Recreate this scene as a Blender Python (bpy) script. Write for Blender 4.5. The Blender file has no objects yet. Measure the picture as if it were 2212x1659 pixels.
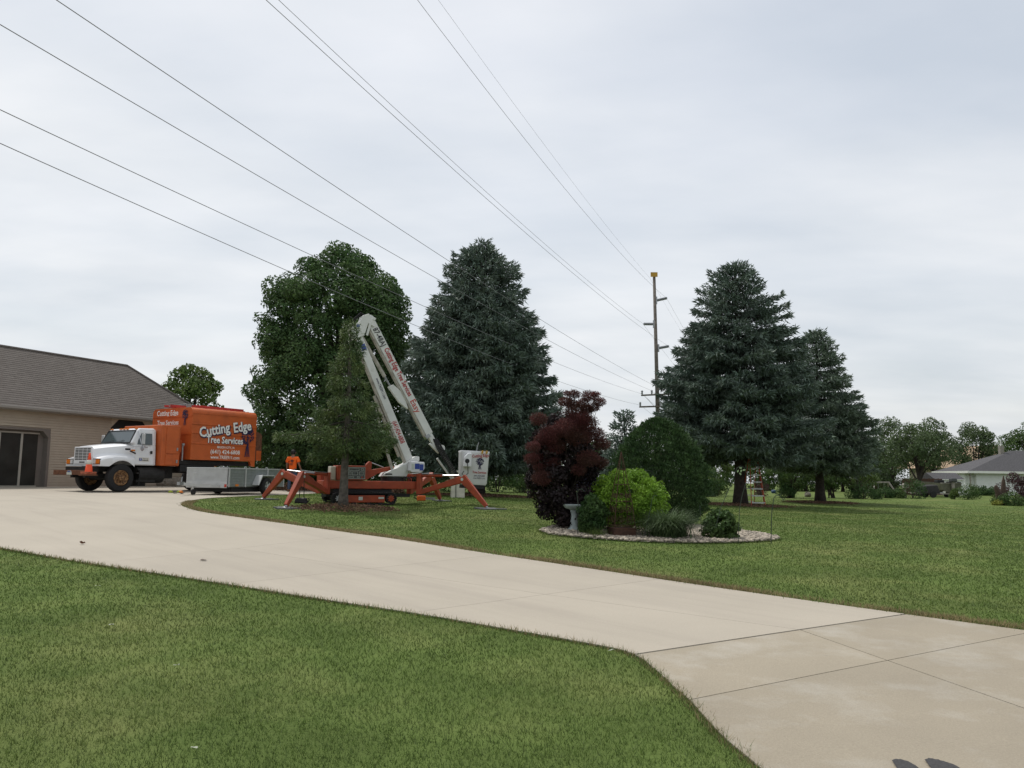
import bpy, bmesh, math, random
import numpy as np
from mathutils import Vector, Matrix
R = math.radians
sc = bpy.context.scene
rng = np.random.default_rng(7)
random.seed(7)

# ---------------------------------------------------------------- camera
F, CX, CY = 1780., 1106., 829.5            # focal length and centre in a 2212 x 1659 frame
PITCH, ROLL, HEYE = math.atan(207.5/1780.), .013, 1.65
_fw = np.array([0, math.cos(PITCH), math.sin(PITCH)])
_u0 = np.array([0, -math.sin(PITCH), math.cos(PITCH)]); _r0 = np.array([1., 0, 0])
_U = _u0*math.cos(ROLL)-_r0*math.sin(ROLL); _R = _r0*math.cos(ROLL)+_u0*math.sin(ROLL)
EYE = np.array([0, 0, HEYE])
camd = bpy.data.cameras.new('camera'); cam = bpy.data.objects.new('camera', camd)
sc.collection.objects.link(cam)
camd.sensor_width = 36; camd.lens = 36*F/2212.; camd.clip_start = .1; camd.clip_end = 3000
M = Matrix.Identity(4)
for i in range(3):
    M[i][0] = _R[i]; M[i][1] = _U[i]; M[i][2] = -_fw[i]; M[i][3] = EYE[i]
cam.matrix_world = M
sc.camera = cam

# ---------------------------------------------------------------- sky, sun, exposure
SUN = Vector((-.62*math.cos(R(60)), .78*math.cos(R(60)), math.sin(R(60)))).normalized()
world = bpy.data.worlds.new('World'); sc.world = world; world.use_nodes = True
wn = world.node_tree; wn.nodes.clear()
def WN(t, **k):
    n = wn.nodes.new(t)
    for a, b in k.items(): setattr(n, a, b)
    return n
def wmath(op, a, b=None):
    n = WN('ShaderNodeMath', operation=op)
    for i, v in enumerate((a, b)):
        if v is None: continue
        if isinstance(v, (int, float)): n.inputs[i].default_value = v
        else: wn.links.new(v, n.inputs[i])
    return n.outputs[0]
sky = WN('ShaderNodeTexSky', sky_type='NISHITA', sun_disc=False)
sky.sun_elevation = R(60); sky.sun_rotation = math.atan2(SUN.x, SUN.y); sky.air_density = 1.2; sky.dust_density = 2.5
skm = WN('ShaderNodeVectorMath', operation='SCALE'); wn.links.new(sky.outputs[0], skm.inputs[0]); skm.inputs['Scale'].default_value = .095
tc = WN('ShaderNodeTexCoord'); sep = WN('ShaderNodeSeparateXYZ'); wn.links.new(tc.outputs['Generated'], sep.inputs[0])
zc = wmath('MAXIMUM', sep.outputs[2], 0.0); zd = wmath('ADD', zc, .16)
comb = WN('ShaderNodeCombineXYZ')
wn.links.new(wmath('DIVIDE', sep.outputs[0], zd), comb.inputs[0]); wn.links.new(wmath('DIVIDE', sep.outputs[1], zd), comb.inputs[1])
mp = WN('ShaderNodeMapping'); wn.links.new(comb.outputs[0], mp.inputs[0])
mp.inputs['Rotation'].default_value = (0, 0, R(28)); mp.inputs['Scale'].default_value = (.75, 1.25, 1); mp.inputs['Location'].default_value = (1.7, .4, 0)
nz = WN('ShaderNodeTexNoise'); nz.inputs['Scale'].default_value = .75; nz.inputs['Detail'].default_value = 5; nz.inputs['Roughness'].default_value = .46; nz.inputs['Distortion'].default_value = .35
wn.links.new(mp.outputs[0], nz.inputs['Vector'])
cr = WN('ShaderNodeValToRGB'); cr.color_ramp.elements[0].position = .34; cr.color_ramp.elements[0].color = (.70, .70, .70, 1)
cr.color_ramp.elements[1].position = .66; cr.color_ramp.elements[1].color = (.98, .98, .98, 1)
wn.links.new(nz.outputs['Fac'], cr.inputs[0])
nz2 = WN('ShaderNodeTexNoise'); nz2.inputs['Scale'].default_value = 1.7; nz2.inputs['Detail'].default_value = 6; nz2.inputs['Roughness'].default_value = .5
wn.links.new(mp.outputs[0], nz2.inputs['Vector'])
cc = WN('ShaderNodeValToRGB'); cc.color_ramp.elements[0].position = .3; cc.color_ramp.elements[0].color = (.575, .61, .65, 1)
cc.color_ramp.elements[1].position = .72; cc.color_ramp.elements[1].color = (.755, .765, .78, 1)
wn.links.new(nz2.outputs['Fac'], cc.inputs[0])
mx = WN('ShaderNodeMix', data_type='RGBA'); wn.links.new(cr.outputs[0], mx.inputs[0]); wn.links.new(skm.outputs[0], mx.inputs[6]); wn.links.new(cc.outputs[0], mx.inputs[7])
bg = WN('ShaderNodeBackground'); bg.inputs[1].default_value = 1.0; wn.links.new(mx.outputs[2], bg.inputs[0])
wo = WN('ShaderNodeOutputWorld'); wn.links.new(bg.outputs[0], wo.inputs[0])
sund = bpy.data.lights.new('sun', 'SUN'); sund.energy = 2.1; sund.angle = R(6); sund.color = (1, .96, .9)
sun = bpy.data.objects.new('sun', sund); sc.collection.objects.link(sun)
sun.rotation_euler = SUN.to_track_quat('Z', 'Y').to_euler()
sc.view_settings.view_transform = 'Standard'; sc.view_settings.look = 'None'
sc.view_settings.exposure = .32; sc.view_settings.gamma = 1; sc.view_settings.use_curve_mapping = False

# ---------------------------------------------------------------- terrain and picture geometry
_CP = np.array([(0,0,0),(-8,3,.12),(6,4,.06),(-14,8,.4),(3,8,.2),(10,10,.2),(-10,14,.55),(3,18.3,.5),(8,18,.4),(0,15,.4),(18,20,.3),
 (-6.05,22.4,.83),(-.71,24.9,.78),(-7.75,26.1,1.0),(-2.4,28.6,.95),(-9,31,1.0),(-15.2,31.1,1.0),(-20.5,33,1.1),(-15.7,43.7,1.15),(-9.5,36,1.0),
 (-1.8,36.5,.95),(12,39,.52),(17,46,.62),(28,48,.6),(47,86,.75),(10,70,.85),(-20,70,1.2),(-40,30,1.3),(-40,0,.8),(40,0,.0),(45,40,.4),(0,-25,-.2),
 (80,90,.8),(-80,90,1.2),(0,110,.9),(60,120,.8),(-60,120,1.1)], float)
def _phi(r2): return np.where(r2 > 1e-9, .5*r2*np.log(np.maximum(r2, 1e-9)), 0.)
_n = len(_CP); _d2 = ((_CP[:, None, :2]-_CP[None, :, :2])**2).sum(-1)
_A = np.zeros((_n+3, _n+3)); _A[:_n, :_n] = _phi(_d2)+np.eye(_n)*60.
_A[:_n, _n] = 1; _A[:_n, _n+1:] = _CP[:, :2]; _A[_n, :_n] = 1; _A[_n+1:, :_n] = _CP[:, :2].T
_w = np.linalg.solve(_A, np.concatenate([_CP[:, 2], [0, 0, 0]]))
def gz(x, y):
    x = np.asarray(x, float); y = np.asarray(y, float)
    sh = x.shape; P = np.stack([x.ravel(), y.ravel()], 1)
    d2 = ((P[:, None]-_CP[None, :, :2])**2).sum(-1)
    z = _phi(d2)@_w[:_n]+_w[_n]+P@_w[_n+1:]
    r = np.hypot(P[:, 0], P[:, 1]-40); t = np.clip((r-85)/60, 0, 1); t = t*t*(3-2*t)
    return (z*(1-t)+.85*t).reshape(sh)
def g(x, y): return float(gz(np.array([x]), np.array([y]))[0])
def ray(u, v): return _fw+_R*(u-CX)/F-_U*(v-CY)/F
def at(u, v, Y):
    d = ray(u, v); return EYE+d*(Y/d[1])
def G(u, v):                                   # where a sight line meets the ground
    d = ray(u, v); t = 2.
    lo = 2.
    while t < 400:
        p = EYE+d*t
        if p[2] < g(p[0], p[1]): break
        lo = t; t *= 1.04
    hi = t
    for _ in range(40):
        m = (lo+hi)/2; p = EYE+d*m
        if p[2] < g(p[0], p[1]): hi = m
        else: lo = m
    return EYE+d*hi
def gp(u, Y):                                  # ground point in column u at distance Y
    d = ray(u, 1037); x = d[0]/d[1]*Y
    return (x, Y, g(x, Y))

# ---------------------------------------------------------------- materials
MATS = {}
def mat(name, col, rough=.6, metal=0., spec=.4, var=0., vscale=3., bump=0., bscale=40., trans=0., island=0., col2=None, c2scale=1.5, c2lo=.4, c2hi=.65, coat=0., detail=4., geo=True, col3=None, c3scale=.8, c3lo=.6, c3hi=.72, grain=0., c2map=None, objvar=0.):
    m = bpy.data.materials.new(name); m.use_nodes = True; nt = m.node_tree; N = nt.nodes; L = nt.links
    b = N['Principled BSDF']; b.inputs['Roughness'].default_value = rough; b.inputs['Metallic'].default_value = metal
    b.inputs['Specular IOR Level'].default_value = spec; b.inputs['Coat Weight'].default_value = coat
    rgb = N.new('ShaderNodeRGB'); rgb.outputs[0].default_value = (*col, 1); out = rgb.outputs[0]
    tcn = N.new('ShaderNodeTexCoord'); g_ = N.new('ShaderNodeNewGeometry')
    vec = g_.outputs['Position'] if geo else tcn.outputs['Object']
    if col2 is not None:
        n = N.new('ShaderNodeTexNoise'); n.inputs['Scale'].default_value = c2scale; n.inputs['Detail'].default_value = 6; n.inputs['Roughness'].default_value = .6; v2 = vec
        if c2map:
            mp_ = N.new('ShaderNodeMapping'); mp_.vector_type = 'TEXTURE'; mp_.inputs['Rotation'].default_value = (0, 0, c2map[0]); mp_.inputs['Scale'].default_value = (c2map[1], c2map[2], 1); L.new(vec, mp_.inputs[0]); v2 = mp_.outputs[0]
        L.new(v2, n.inputs['Vector'])
        r = N.new('ShaderNodeMapRange'); r.inputs[1].default_value = c2lo; r.inputs[2].default_value = c2hi; L.new(n.outputs['Fac'], r.inputs[0])
        x = N.new('ShaderNodeMix'); x.data_type = 'RGBA'; L.new(r.outputs[0], x.inputs[0]); L.new(out, x.inputs[6]); x.inputs[7].default_value = (*col2, 1); out = x.outputs[2]
    if col3 is not None:
        n = N.new('ShaderNodeTexNoise'); n.inputs['Scale'].default_value = c3scale; n.inputs['Detail'].default_value = 7; n.inputs['Roughness'].default_value = .65; L.new(vec, n.inputs['Vector'])
        r = N.new('ShaderNodeMapRange'); r.inputs[1].default_value = c3lo; r.inputs[2].default_value = c3hi; L.new(n.outputs['Fac'], r.inputs[0])
        x = N.new('ShaderNodeMix'); x.data_type = 'RGBA'; L.new(r.outputs[0], x.inputs[0]); L.new(out, x.inputs[6]); x.inputs[7].default_value = (*col3, 1); out = x.outputs[2]
    if objvar > 0:
        oi = N.new('ShaderNodeObjectInfo'); r = N.new('ShaderNodeMapRange'); r.inputs[3].default_value = 1-objvar; r.inputs[4].default_value = 1+objvar; L.new(oi.outputs['Random'], r.inputs[0])
        x = N.new('ShaderNodeVectorMath'); x.operation = 'SCALE'; L.new(out, x.inputs[0]); L.new(r.outputs[0], x.inputs['Scale']); out = x.outputs[0]
    if grain > 0:
        n = N.new('ShaderNodeTexNoise'); n.inputs['Scale'].default_value = 75; n.inputs['Detail'].default_value = 2; L.new(vec, n.inputs['Vector'])
        r = N.new('ShaderNodeMapRange'); r.inputs[1].default_value = .25; r.inputs[2].default_value = .75; r.inputs[3].default_value = 1-grain; r.inputs[4].default_value = 1+grain; L.new(n.outputs['Fac'], r.inputs[0])
        x = N.new('ShaderNodeVectorMath'); x.operation = 'SCALE'; L.new(out, x.inputs[0]); L.new(r.outputs[0], x.inputs['Scale']); out = x.outputs[0]
    if var > 0:
        n = N.new('ShaderNodeTexNoise'); n.inputs['Scale'].default_value = vscale; n.inputs['Detail'].default_value = detail; L.new(vec, n.inputs['Vector'])
        r = N.new('ShaderNodeMapRange'); r.inputs[1].default_value = .3; r.inputs[2].default_value = .7; r.inputs[3].default_value = 1-var; r.inputs[4].default_value = 1+var; L.new(n.outputs['Fac'], r.inputs[0])
        x = N.new('ShaderNodeVectorMath'); x.operation = 'SCALE'; L.new(out, x.inputs[0]); L.new(r.outputs[0], x.inputs['Scale']); out = x.outputs[0]
    if island > 0:
        r = N.new('ShaderNodeMapRange'); r.inputs[3].default_value = 1-island; r.inputs[4].default_value = 1+island; L.new(g_.outputs['Random Per Island'], r.inputs[0])
        x = N.new('ShaderNodeVectorMath'); x.operation = 'SCALE'; L.new(out, x.inputs[0]); L.new(r.outputs[0], x.inputs['Scale']); out = x.outputs[0]
    L.new(out, b.inputs['Base Color'])
    if bump > 0:
        n = N.new('ShaderNodeTexNoise'); n.inputs['Scale'].default_value = bscale; n.inputs['Detail'].default_value = 4; L.new(vec, n.inputs['Vector'])
        bp = N.new('ShaderNodeBump'); bp.inputs['Strength'].default_value = bump; bp.inputs['Distance'].default_value = .02; L.new(n.outputs['Fac'], bp.inputs['Height']); L.new(bp.outputs[0], b.inputs['Normal'])
    if trans > 0:
        t = N.new('ShaderNodeBsdfTranslucent'); L.new(out, t.inputs[0]); s = N.new('ShaderNodeMixShader'); s.inputs[0].default_value = trans
        L.new(b.outputs[0], s.inputs[1]); L.new(t.outputs[0], s.inputs[2]); L.new(s.outputs[0], N['Material Output'].inputs[0])
    MATS[name] = m
    return m
def leafmat(name, col, col2=None, c2scale=1.2, island=.35, trans=.25, rough=.55, spec=.25, **k):
    return mat(name, col, rough=rough, spec=spec, island=island, trans=trans, col2=col2, c2scale=c2scale, **k)

mat('white_paint', (.72,.73,.75), .32, var=.04, vscale=2, coat=.3)
mat('boom_white', (.62,.63,.61), .45, var=.06, vscale=4, col2=(.33,.31,.27), c2scale=3.5, c2lo=.58, c2hi=.85)
mat('bucket_white', (.66,.67,.69), .4, var=.04)
mat('grimy_white', (.40,.38,.33), .6, col2=(.16,.14,.12), c2scale=6, c2lo=.45, c2hi=.75)
mat('truck_orange', (.50,.105,.022), .45, var=.10, vscale=2.5, col2=(.34,.075,.02), c2scale=2.2, c2lo=.5, c2hi=.8)
mat('truck_orange_top', (.52,.17,.06), .6, var=.12, vscale=5)
mat('lift_orange', (.33,.055,.02), .5, var=.16, vscale=5, col2=(.20,.045,.02), c2scale=4, c2lo=.5, c2hi=.8)
mat('rust_brown', (.13,.055,.03), .85, var=.3, vscale=12, bump=.3)
mat('rust_rim', (.30,.17,.075), .8, col2=(.07,.035,.02), c2scale=14, c2lo=.42, c2hi=.6)
mat('rubber', (.018,.018,.019), .85, var=.25, vscale=15)
mat('black', (.012,.012,.013), .6)
mat('underbody', (.02,.019,.018), .8, var=.3, vscale=8)
mat('chrome', (.42,.42,.44), .35, 1.)
mat('steel', (.32,.33,.34), .42, .85, var=.15, vscale=10)
mat('aluminium', (.50,.51,.51), .55, .4, var=.07, vscale=6)
mat('aluminium_dark', (.26,.285,.28), .55, .35, var=.10, vscale=6)
mat('glass', (.05,.07,.075), .06, spec=.7)
mat('screen_dark', (.022,.023,.021), .5, var=.35, vscale=1.6, spec=.3)
mat('lamp_clear', (.6,.6,.6), .2); mat('lamp_amber', (.70,.20,.02), .3); mat('lamp_red', (.45,.04,.02), .3)
mat('text_white', (.75,.75,.72), .5); mat('text_navy', (.02,.018,.06), .5); mat('text_red', (.38,.025,.03), .5); mat('text_black', (.015,.015,.02), .5)
mat('sticker_blue', (.03,.06,.28), .4); mat('sticker_pale', (.5,.54,.5), .5)
mat('cone_orange', (.78,.085,.025), .55, var=.08); mat('cone_white', (.6,.58,.52), .5); mat('cone_base', (.42,.13,.07), .8, var=.3, vscale=12)
mat('ladder_red', (.42,.035,.03), .5, var=.2, vscale=6); mat('ladder_orange', (.38,.075,.03), .5, var=.15, vscale=6)
mat('shirt_orange', (.85,.13,.012), .85, var=.05); mat('jeans', (.05,.07,.12), .9, var=.2, vscale=20); mat('skin', (.24,.125,.085), .6); mat('hair', (.015,.011,.01), .7)
mat('siding_tan', (.42,.365,.295), .7, var=.05, vscale=3); mat('trim_taupe', (.16,.14,.125), .65, var=.06); mat('trim_light', (.36,.34,.30), .6, var=.05)
mat('soffit', (.30,.28,.26), .7); mat('gutter', (.25,.235,.215), .45)
mat('white_siding', (.66,.68,.66), .6, var=.05); mat('white_trim', (.74,.74,.70), .5); mat('roof_grey', (.075,.073,.078), .9, var=.25, vscale=9, bump=.3)
mat('tan_roof', (.42,.30,.20), .85, var=.12, vscale=3); mat('tan_wall', (.36,.31,.24), .8, var=.1)
mat('pole_wood', (.125,.108,.092), .9, var=.35, vscale=6, bump=.4, bscale=25); mat('insulator', (.20,.21,.23), .4); mat('wire', (.20,.20,.22), .6); mat('sign_yellow', (.42,.24,.03), .6, var=.2)
mat('bark_dark', (.045,.036,.030), .95, var=.4, vscale=9, bump=.8, bscale=18); mat('bark_grey', (.10,.088,.075), .95, var=.4, vscale=10, bump=.8, bscale=20)
mat('mulch_chip', (.16,.095,.06), .95, island=.6); mat('mulch_soil', (.07,.045,.03), .95, var=.4, vscale=20, bump=.6)
mat('stone', (.36,.31,.245), .85, island=.5, col2=(.20,.175,.15), c2scale=16, c2lo=.5, c2hi=.62); mat('stone_soil', (.20,.18,.15), .95, var=.3, vscale=30)
mat('rusty_iron', (.065,.032,.02), .85, var=.3, vscale=20); mat('iron_dark', (.035,.05,.035), .6); mat('birdbath', (.30,.345,.345), .75, var=.15, vscale=12, bump=.3)
mat('leaf_token', (.30,.42,.22), .6)
mat('fence_brown', (.075,.04,.028), .9, var=.3, vscale=5); mat('grey_wood', (.25,.23,.20), .9, var=.25, vscale=6); mat('boat_hull', (.09,.09,.06), .6, var=.3, vscale=3); mat('motor_grey', (.06,.062,.065), .4)
mat('pad_grey', (.10,.105,.105), .9, var=.3, vscale=12); mat('tar', (.042,.041,.042), .85, var=.35, vscale=60); mat('chainsaw_orange', (.7,.13,.02), .5)  # tar: dark grey of the two flat marks on the concrete
mat('paper', (.34,.36,.28), .8); mat('hi_vis', (.30,.36,.03), .6); mat('cabinet', (.52,.50,.42), .6, var=.12, vscale=5); mat('barrel_blue', (.015,.05,.11), .6)
mat('stump_wood', (.07,.048,.036), .95, var=.4, vscale=8, bump=.7)
leafmat('maple_leaf', (.050,.100,.034), (.095,.155,.050), .9)
leafmat('spruce_blue', (.094,.134,.108), (.150,.190,.155), 1.1, island=.4, trans=.0)
leafmat('spruce_blue_pale', (.112,.156,.114), (.17,.212,.158), 1.1, island=.4, trans=.0)
leafmat('spruce_green', (.060,.104,.036), (.125,.165,.052), 1.6, island=.4, trans=.0)
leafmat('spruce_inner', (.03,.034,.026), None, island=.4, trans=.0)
leafmat('arborvitae', (.038,.078,.026), (.066,.118,.038), 2.2, island=.4, trans=.1)
leafmat('smoke_leaf', (.018,.012,.014), (.028,.016,.015), 2.0, island=.5)
leafmat('smoke_plume', (.125,.040,.040), (.09,.045,.034), 1.6, island=.35, trans=.35)
leafmat('lime_leaf', (.20,.34,.035), (.13,.25,.025), 2.5, island=.35)
leafmat('dark_leaf', (.040,.086,.027), (.072,.125,.036), 2.0, island=.4)
leafmat('mid_leaf', (.055,.106,.030), (.100,.150,.044), 1.4, island=.4)
leafmat('pale_leaf', (.08,.135,.035), (.12,.16,.04), 1.2, island=.35)
leafmat('grey_leaf', (.10,.145,.065), (.07,.115,.04), 3.0, island=.4)
leafmat('far_leaf', (.078,.120,.052), (.115,.155,.068), .6, island=.35)  # paler than near foliage, distance haze put into the leaf colour
leafmat('plum_leaf', (.055,.03,.035), (.09,.045,.045), 1.0, island=.4)
leafmat('yellow_leaf', (.26,.28,.06), None, island=.3); leafmat('flower_blue', (.22,.22,.36), None, island=.3)

# ---------------------------------------------------------------- object helpers
COL = sc.collection
def tag(o, label=None, cat=None, group=None, kind=None):
    if label: o['label'] = label
    if cat: o['category'] = cat
    if group: o['group'] = group
    if kind: o['kind'] = kind
    return o
def empty(name, loc=(0, 0, 0), rz=0., label=None, cat=None, group=None):
    o = bpy.data.objects.new(name, None); COL.objects.link(o); o.location = loc; o.rotation_euler = (0, 0, rz); o.empty_display_size = .2
    return tag(o, label, cat, group)
class MB:
    def __init__(s): s.v = []; s.f = []
    def add(s, vs, fs):
        n = len(s.v); s.v += [tuple(map(float, p)) for p in vs]; s.f += [tuple(i+n for i in f) for f in fs]; return s
    def box(s, lo, hi, M=None):
        x0, y0, z0 = lo; x1, y1, z1 = hi
        vs = [(x0,y0,z0),(x1,y0,z0),(x1,y1,z0),(x0,y1,z0),(x0,y0,z1),(x1,y0,z1),(x1,y1,z1),(x0,y1,z1)]
        if M is not None: vs = [M@Vector(p) for p in vs]
        return s.add(vs, [(0,3,2,1),(4,5,6,7),(0,1,5,4),(1,2,6,5),(2,3,7,6),(3,0,4,7)])
    def beam(s, p0, p1, w, h, w1=None, h1=None, up=(0, 0, 1)):      # box section from p0 to p1
        p0 = Vector(p0); p1 = Vector(p1); d = (p1-p0).normalized(); up = Vector(up)
        a = d.cross(up)
        a = a.normalized() if a.length > 1e-4 else Vector((1, 0, 0))
        b = a.cross(d).normalized(); w1 = w if w1 is None else w1; h1 = h if h1 is None else h1
        vs = []
        for p, ww, hh in ((p0, w, h), (p1, w1, h1)):
            for i, j in ((-1,-1),(1,-1),(1,1),(-1,1)): vs.append(p+a*(i*ww/2)+b*(j*hh/2))
        return s.add(vs, [(0,1,2,3),(7,6,5,4),(0,4,5,1),(1,5,6,2),(2,6,7,3),(3,7,4,0)])
    def tube(s, pts, r, n=8, cap=True):
        pts = [Vector(p) for p in pts]; rs = r if isinstance(r, (list, tuple)) else [r]*len(pts)
        base = len(s.v); prev = None; vs = []
        for i, p in enumerate(pts):
            d = (pts[min(i+1, len(pts)-1)]-pts[max(i-1, 0)])
            d = d.normalized() if d.length > 1e-9 else Vector((0, 0, 1))
            if prev is None:
                a = d.cross(Vector((0, 0, 1)))
                if a.length < .05: a = d.cross(Vector((1, 0, 0)))
            else: a = prev-d*prev.dot(d)
            a.normalize(); prev = a; b = d.cross(a)
            for k in range(n):
                t = 2*math.pi*k/n; vs.append(p+(a*math.cos(t)+b*math.sin(t))*rs[i])
        fs = []
        for i in range(len(pts)-1):
            for k in range(n): fs.append((i*n+k, i*n+(k+1) % n, (i+1)*n+(k+1) % n, (i+1)*n+k))
        if cap: fs.append(tuple(range(n-1, -1, -1))); fs.append(tuple((len(pts)-1)*n+k for k in range(n)))
        return s.add(vs, fs)
    def prism(s, poly, y0, y1, M=None):                  # polygon in (x,z), swept along y
        n = len(poly); vs = [(x, y0, z) for x, z in poly]+[(x, y1, z) for x, z in poly]
        if M is not None: vs = [M@Vector(p) for p in vs]
        fs = [tuple(range(n)), tuple(range(2*n-1, n-1, -1))]
        for i in range(n): fs.append((i, i+n, (i+1) % n+n, (i+1) % n))
        return s.add(vs, fs)
    def lathe(s, prof, n=20, c=(0, 0, 0), axis='z', cap=True):
        vs = []
        for r, z in prof:
            for k in range(n):
                t = 2*math.pi*k/n; p = (r*math.cos(t), r*math.sin(t), z)
                if axis == 'y': p = (p[0], p[2], p[1])
                if axis == 'x': p = (p[2], p[0], p[1])
                vs.append((p[0]+c[0], p[1]+c[1], p[2]+c[2]))
        m = len(prof); fs = []
        for i in range(m-1):
            for k in range(n): fs.append((i*n+k, i*n+(k+1) % n, (i+1)*n+(k+1) % n, (i+1)*n+k))
        if cap: fs.append(tuple(range(n-1, -1, -1))); fs.append(tuple((m-1)*n+k for k in range(n)))
        return s.add(vs, fs)
    def build(s, name, m, parent=None, smooth=False, bevel=0., label=None):
        me = bpy.data.meshes.new(name); me.from_pydata(s.v, [], s.f); me.validate()
        bm = bmesh.new(); bm.from_mesh(me); bmesh.ops.recalc_face_normals(bm, faces=bm.faces); bm.to_mesh(me); bm.free()
        me.materials.append(MATS[m] if isinstance(m, str) else m)
        o = bpy.data.objects.new(name, me); COL.objects.link(o)
        if parent is not None: o.parent = parent
        if smooth: me.polygons.foreach_set('use_smooth', [True]*len(me.polygons))
        if bevel > 0:
            md = o.modifiers.new('bevel', 'BEVEL'); md.width = bevel; md.segments = 2; md.limit_method = 'ANGLE'; md.angle_limit = R(40)
        if label: o['label'] = label
        return o
def npmesh(name, V, Fq, m, parent=None, smooth=False):
    me = bpy.data.meshes.new(name); V = np.asarray(V, np.float32); Fq = np.asarray(Fq, np.int32); k = Fq.shape[1]
    me.vertices.add(len(V)); me.vertices.foreach_set('co', V.ravel())
    me.loops.add(Fq.size); me.loops.foreach_set('vertex_index', Fq.ravel())
    me.polygons.add(len(Fq)); me.polygons.foreach_set('loop_start', np.arange(0, Fq.size, k, dtype=np.int32))
    me.polygons.foreach_set('use_smooth', np.full(len(Fq), smooth)); me.update(calc_edges=True)
    me.materials.append(MATS[m] if isinstance(m, str) else m)
    o = bpy.data.objects.new(name, me); COL.objects.link(o)
    if parent is not None: o.parent = parent
    return o
def copy_tree(o, parent=None):
    c = o.copy(); COL.objects.link(c); c.parent = parent
    for ch in o.children: copy_tree(ch, c)
    return c
def unit(v): return v/np.maximum(np.linalg.norm(v, axis=-1, keepdims=True), 1e-9)
def leaves(P, D, size, aspect=.55, fold=.15, jitter=.9, face=0.):
    if face > 0:                                # leaf blades turned to face along D, as a clump's outer leaves do
        n = len(P); u = unit(unit(D)*face+rng.normal(0, 1, (n, 3))*(1-face)*.9); d = unit(np.cross(u, rng.normal(0, 1, (n, 3)))); s = np.cross(u, d)
        L = (np.asarray(size)*rng.uniform(.7, 1.3, n))[:, None]; w = L*aspect*.5
        V = np.stack([P-d*L*.5, P+s*w+u*L*fold, P+d*L*.5, P-s*w+u*L*fold], 1)
        return V.reshape(-1, 3), np.arange(4*n).reshape(n, 4)
    """one four-cornered leaf at each P, pointing roughly along D"""
    n = len(P); d = unit(D+rng.normal(0, jitter, (n, 3))); s = unit(np.cross(d, rng.normal(0, 1, (n, 3)))); u = np.cross(s, d)
    L = (np.asarray(size)*rng.uniform(.7, 1.3, n))[:, None]; w = L*aspect*.5
    V = np.stack([P, P+d*L*.5+s*w+u*L*fold, P+d*L, P+d*L*.5-s*w+u*L*fold], 1)
    return V.reshape(-1, 3), np.arange(4*n).reshape(n, 4)
def spindles(P, D, length, rad):
    """a thin needle-clad twig (an open three-sided cone) along D at each P"""
    n = len(P); d = unit(D); s = unit(np.cross(d, rng.normal(0, 1, (n, 3)))); u = np.cross(s, d)
    L = np.asarray(length).reshape(-1, 1)*np.ones((n, 1)); r = np.asarray(rad).reshape(-1, 1)*np.ones((n, 1))
    c = [P+(s*math.cos(t)+u*math.sin(t))*r for t in (0, 2.094, 4.189)]
    V = np.stack([c[0], c[1], c[2], P+d*L], 1).reshape(-1, 3)
    Fb = np.array([(0,1,3),(1,2,3),(2,0,3)])
    return V, (np.arange(n)[:, None, None]*4+Fb[None]).reshape(-1, 3)
def join(parts):
    V = []; Fs = []; n = 0
    for v, f in parts: V.append(v); Fs.append(f+n); n += len(v)
    return np.concatenate(V), np.concatenate(Fs)
def ball(n):
    d = unit(rng.normal(0, 1, (n, 3))); return d*(rng.random((n, 1))**(1/3.))
def text_obj(txt, size, m, parent, M, name='lettering', bold=.0, sx=1., shear=0., depth=.002, label=None, width=None):
    cu = bpy.data.curves.new('t', 'FONT'); cu.body = txt; cu.size = size; cu.offset = bold*size; cu.extrude = depth; cu.shear = shear; cu.resolution_u = 2; cu.align_x = 'CENTER'; cu.align_y = 'CENTER'
    to = bpy.data.objects.new('t', cu); COL.objects.link(to); bpy.context.view_layer.update()
    me = bpy.data.meshes.new_from_object(to.evaluated_get(bpy.context.evaluated_depsgraph_get()))
    bpy.data.objects.remove(to); bpy.data.curves.remove(cu)
    if width:
        xs = [v.co.x for v in me.vertices]; sx = width/(max(xs)-min(xs)); off = (max(xs)+min(xs))/2
        for v in me.vertices: v.co.x -= off
    me.transform(M@Matrix.Diagonal((sx, 1, 1, 1))); me.materials.clear(); me.materials.append(MATS[m]); me.name = name
    o = bpy.data.objects.new(name, me); COL.objects.link(o); o.parent = parent
    if label: o['label'] = label
    return o
def frame(o, x, y):                            # matrix whose local x,y are the given directions
    x = Vector(x).normalized(); y = Vector(y).normalized(); z = x.cross(y).normalized(); y = z.cross(x)
    m = Matrix.Identity(4)
    for i in range(3): m[i][0] = x[i]; m[i][1] = y[i]; m[i][2] = z[i]; m[i][3] = o[i]
    return m
def tree_emblem(parent, M, w, h, m, name='tree_emblem', seed=3):
    """flat printed tree: blotchy crown over a flaring trunk"""
    r = random.Random(seed); mb = MB()
    for _ in range(150):
        a = r.uniform(0, 6.28); q = math.sqrt(r.random()); x = math.cos(a)*q*w*.46; y = h*.68+math.sin(a)*q*h*.31
        s = r.uniform(.03, .075)*w; t = r.uniform(0, 1.5); pts = []
        for k in range(5):
            b = t+k*1.2566; rr = s*r.uniform(.5, 1.15); pts.append((x+rr*math.cos(b), y+rr*math.sin(b), .0005+r.uniform(0, .002)))
        mb.add([M@Vector(p) for p in pts], [(0,1,2,3,4)])
    for dx in (-.16, 0, .16):
        mb.add([M@Vector(p) for p in ((dx*w-.03*w,0,.001),(dx*w+.04*w,0,.001),(.025*w+dx*.12*w,h*.42,.001),(-.03*w+dx*.12*w,h*.42,.001))], [(0,1,2,3)])
    return mb.build(name, m, parent)
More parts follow.
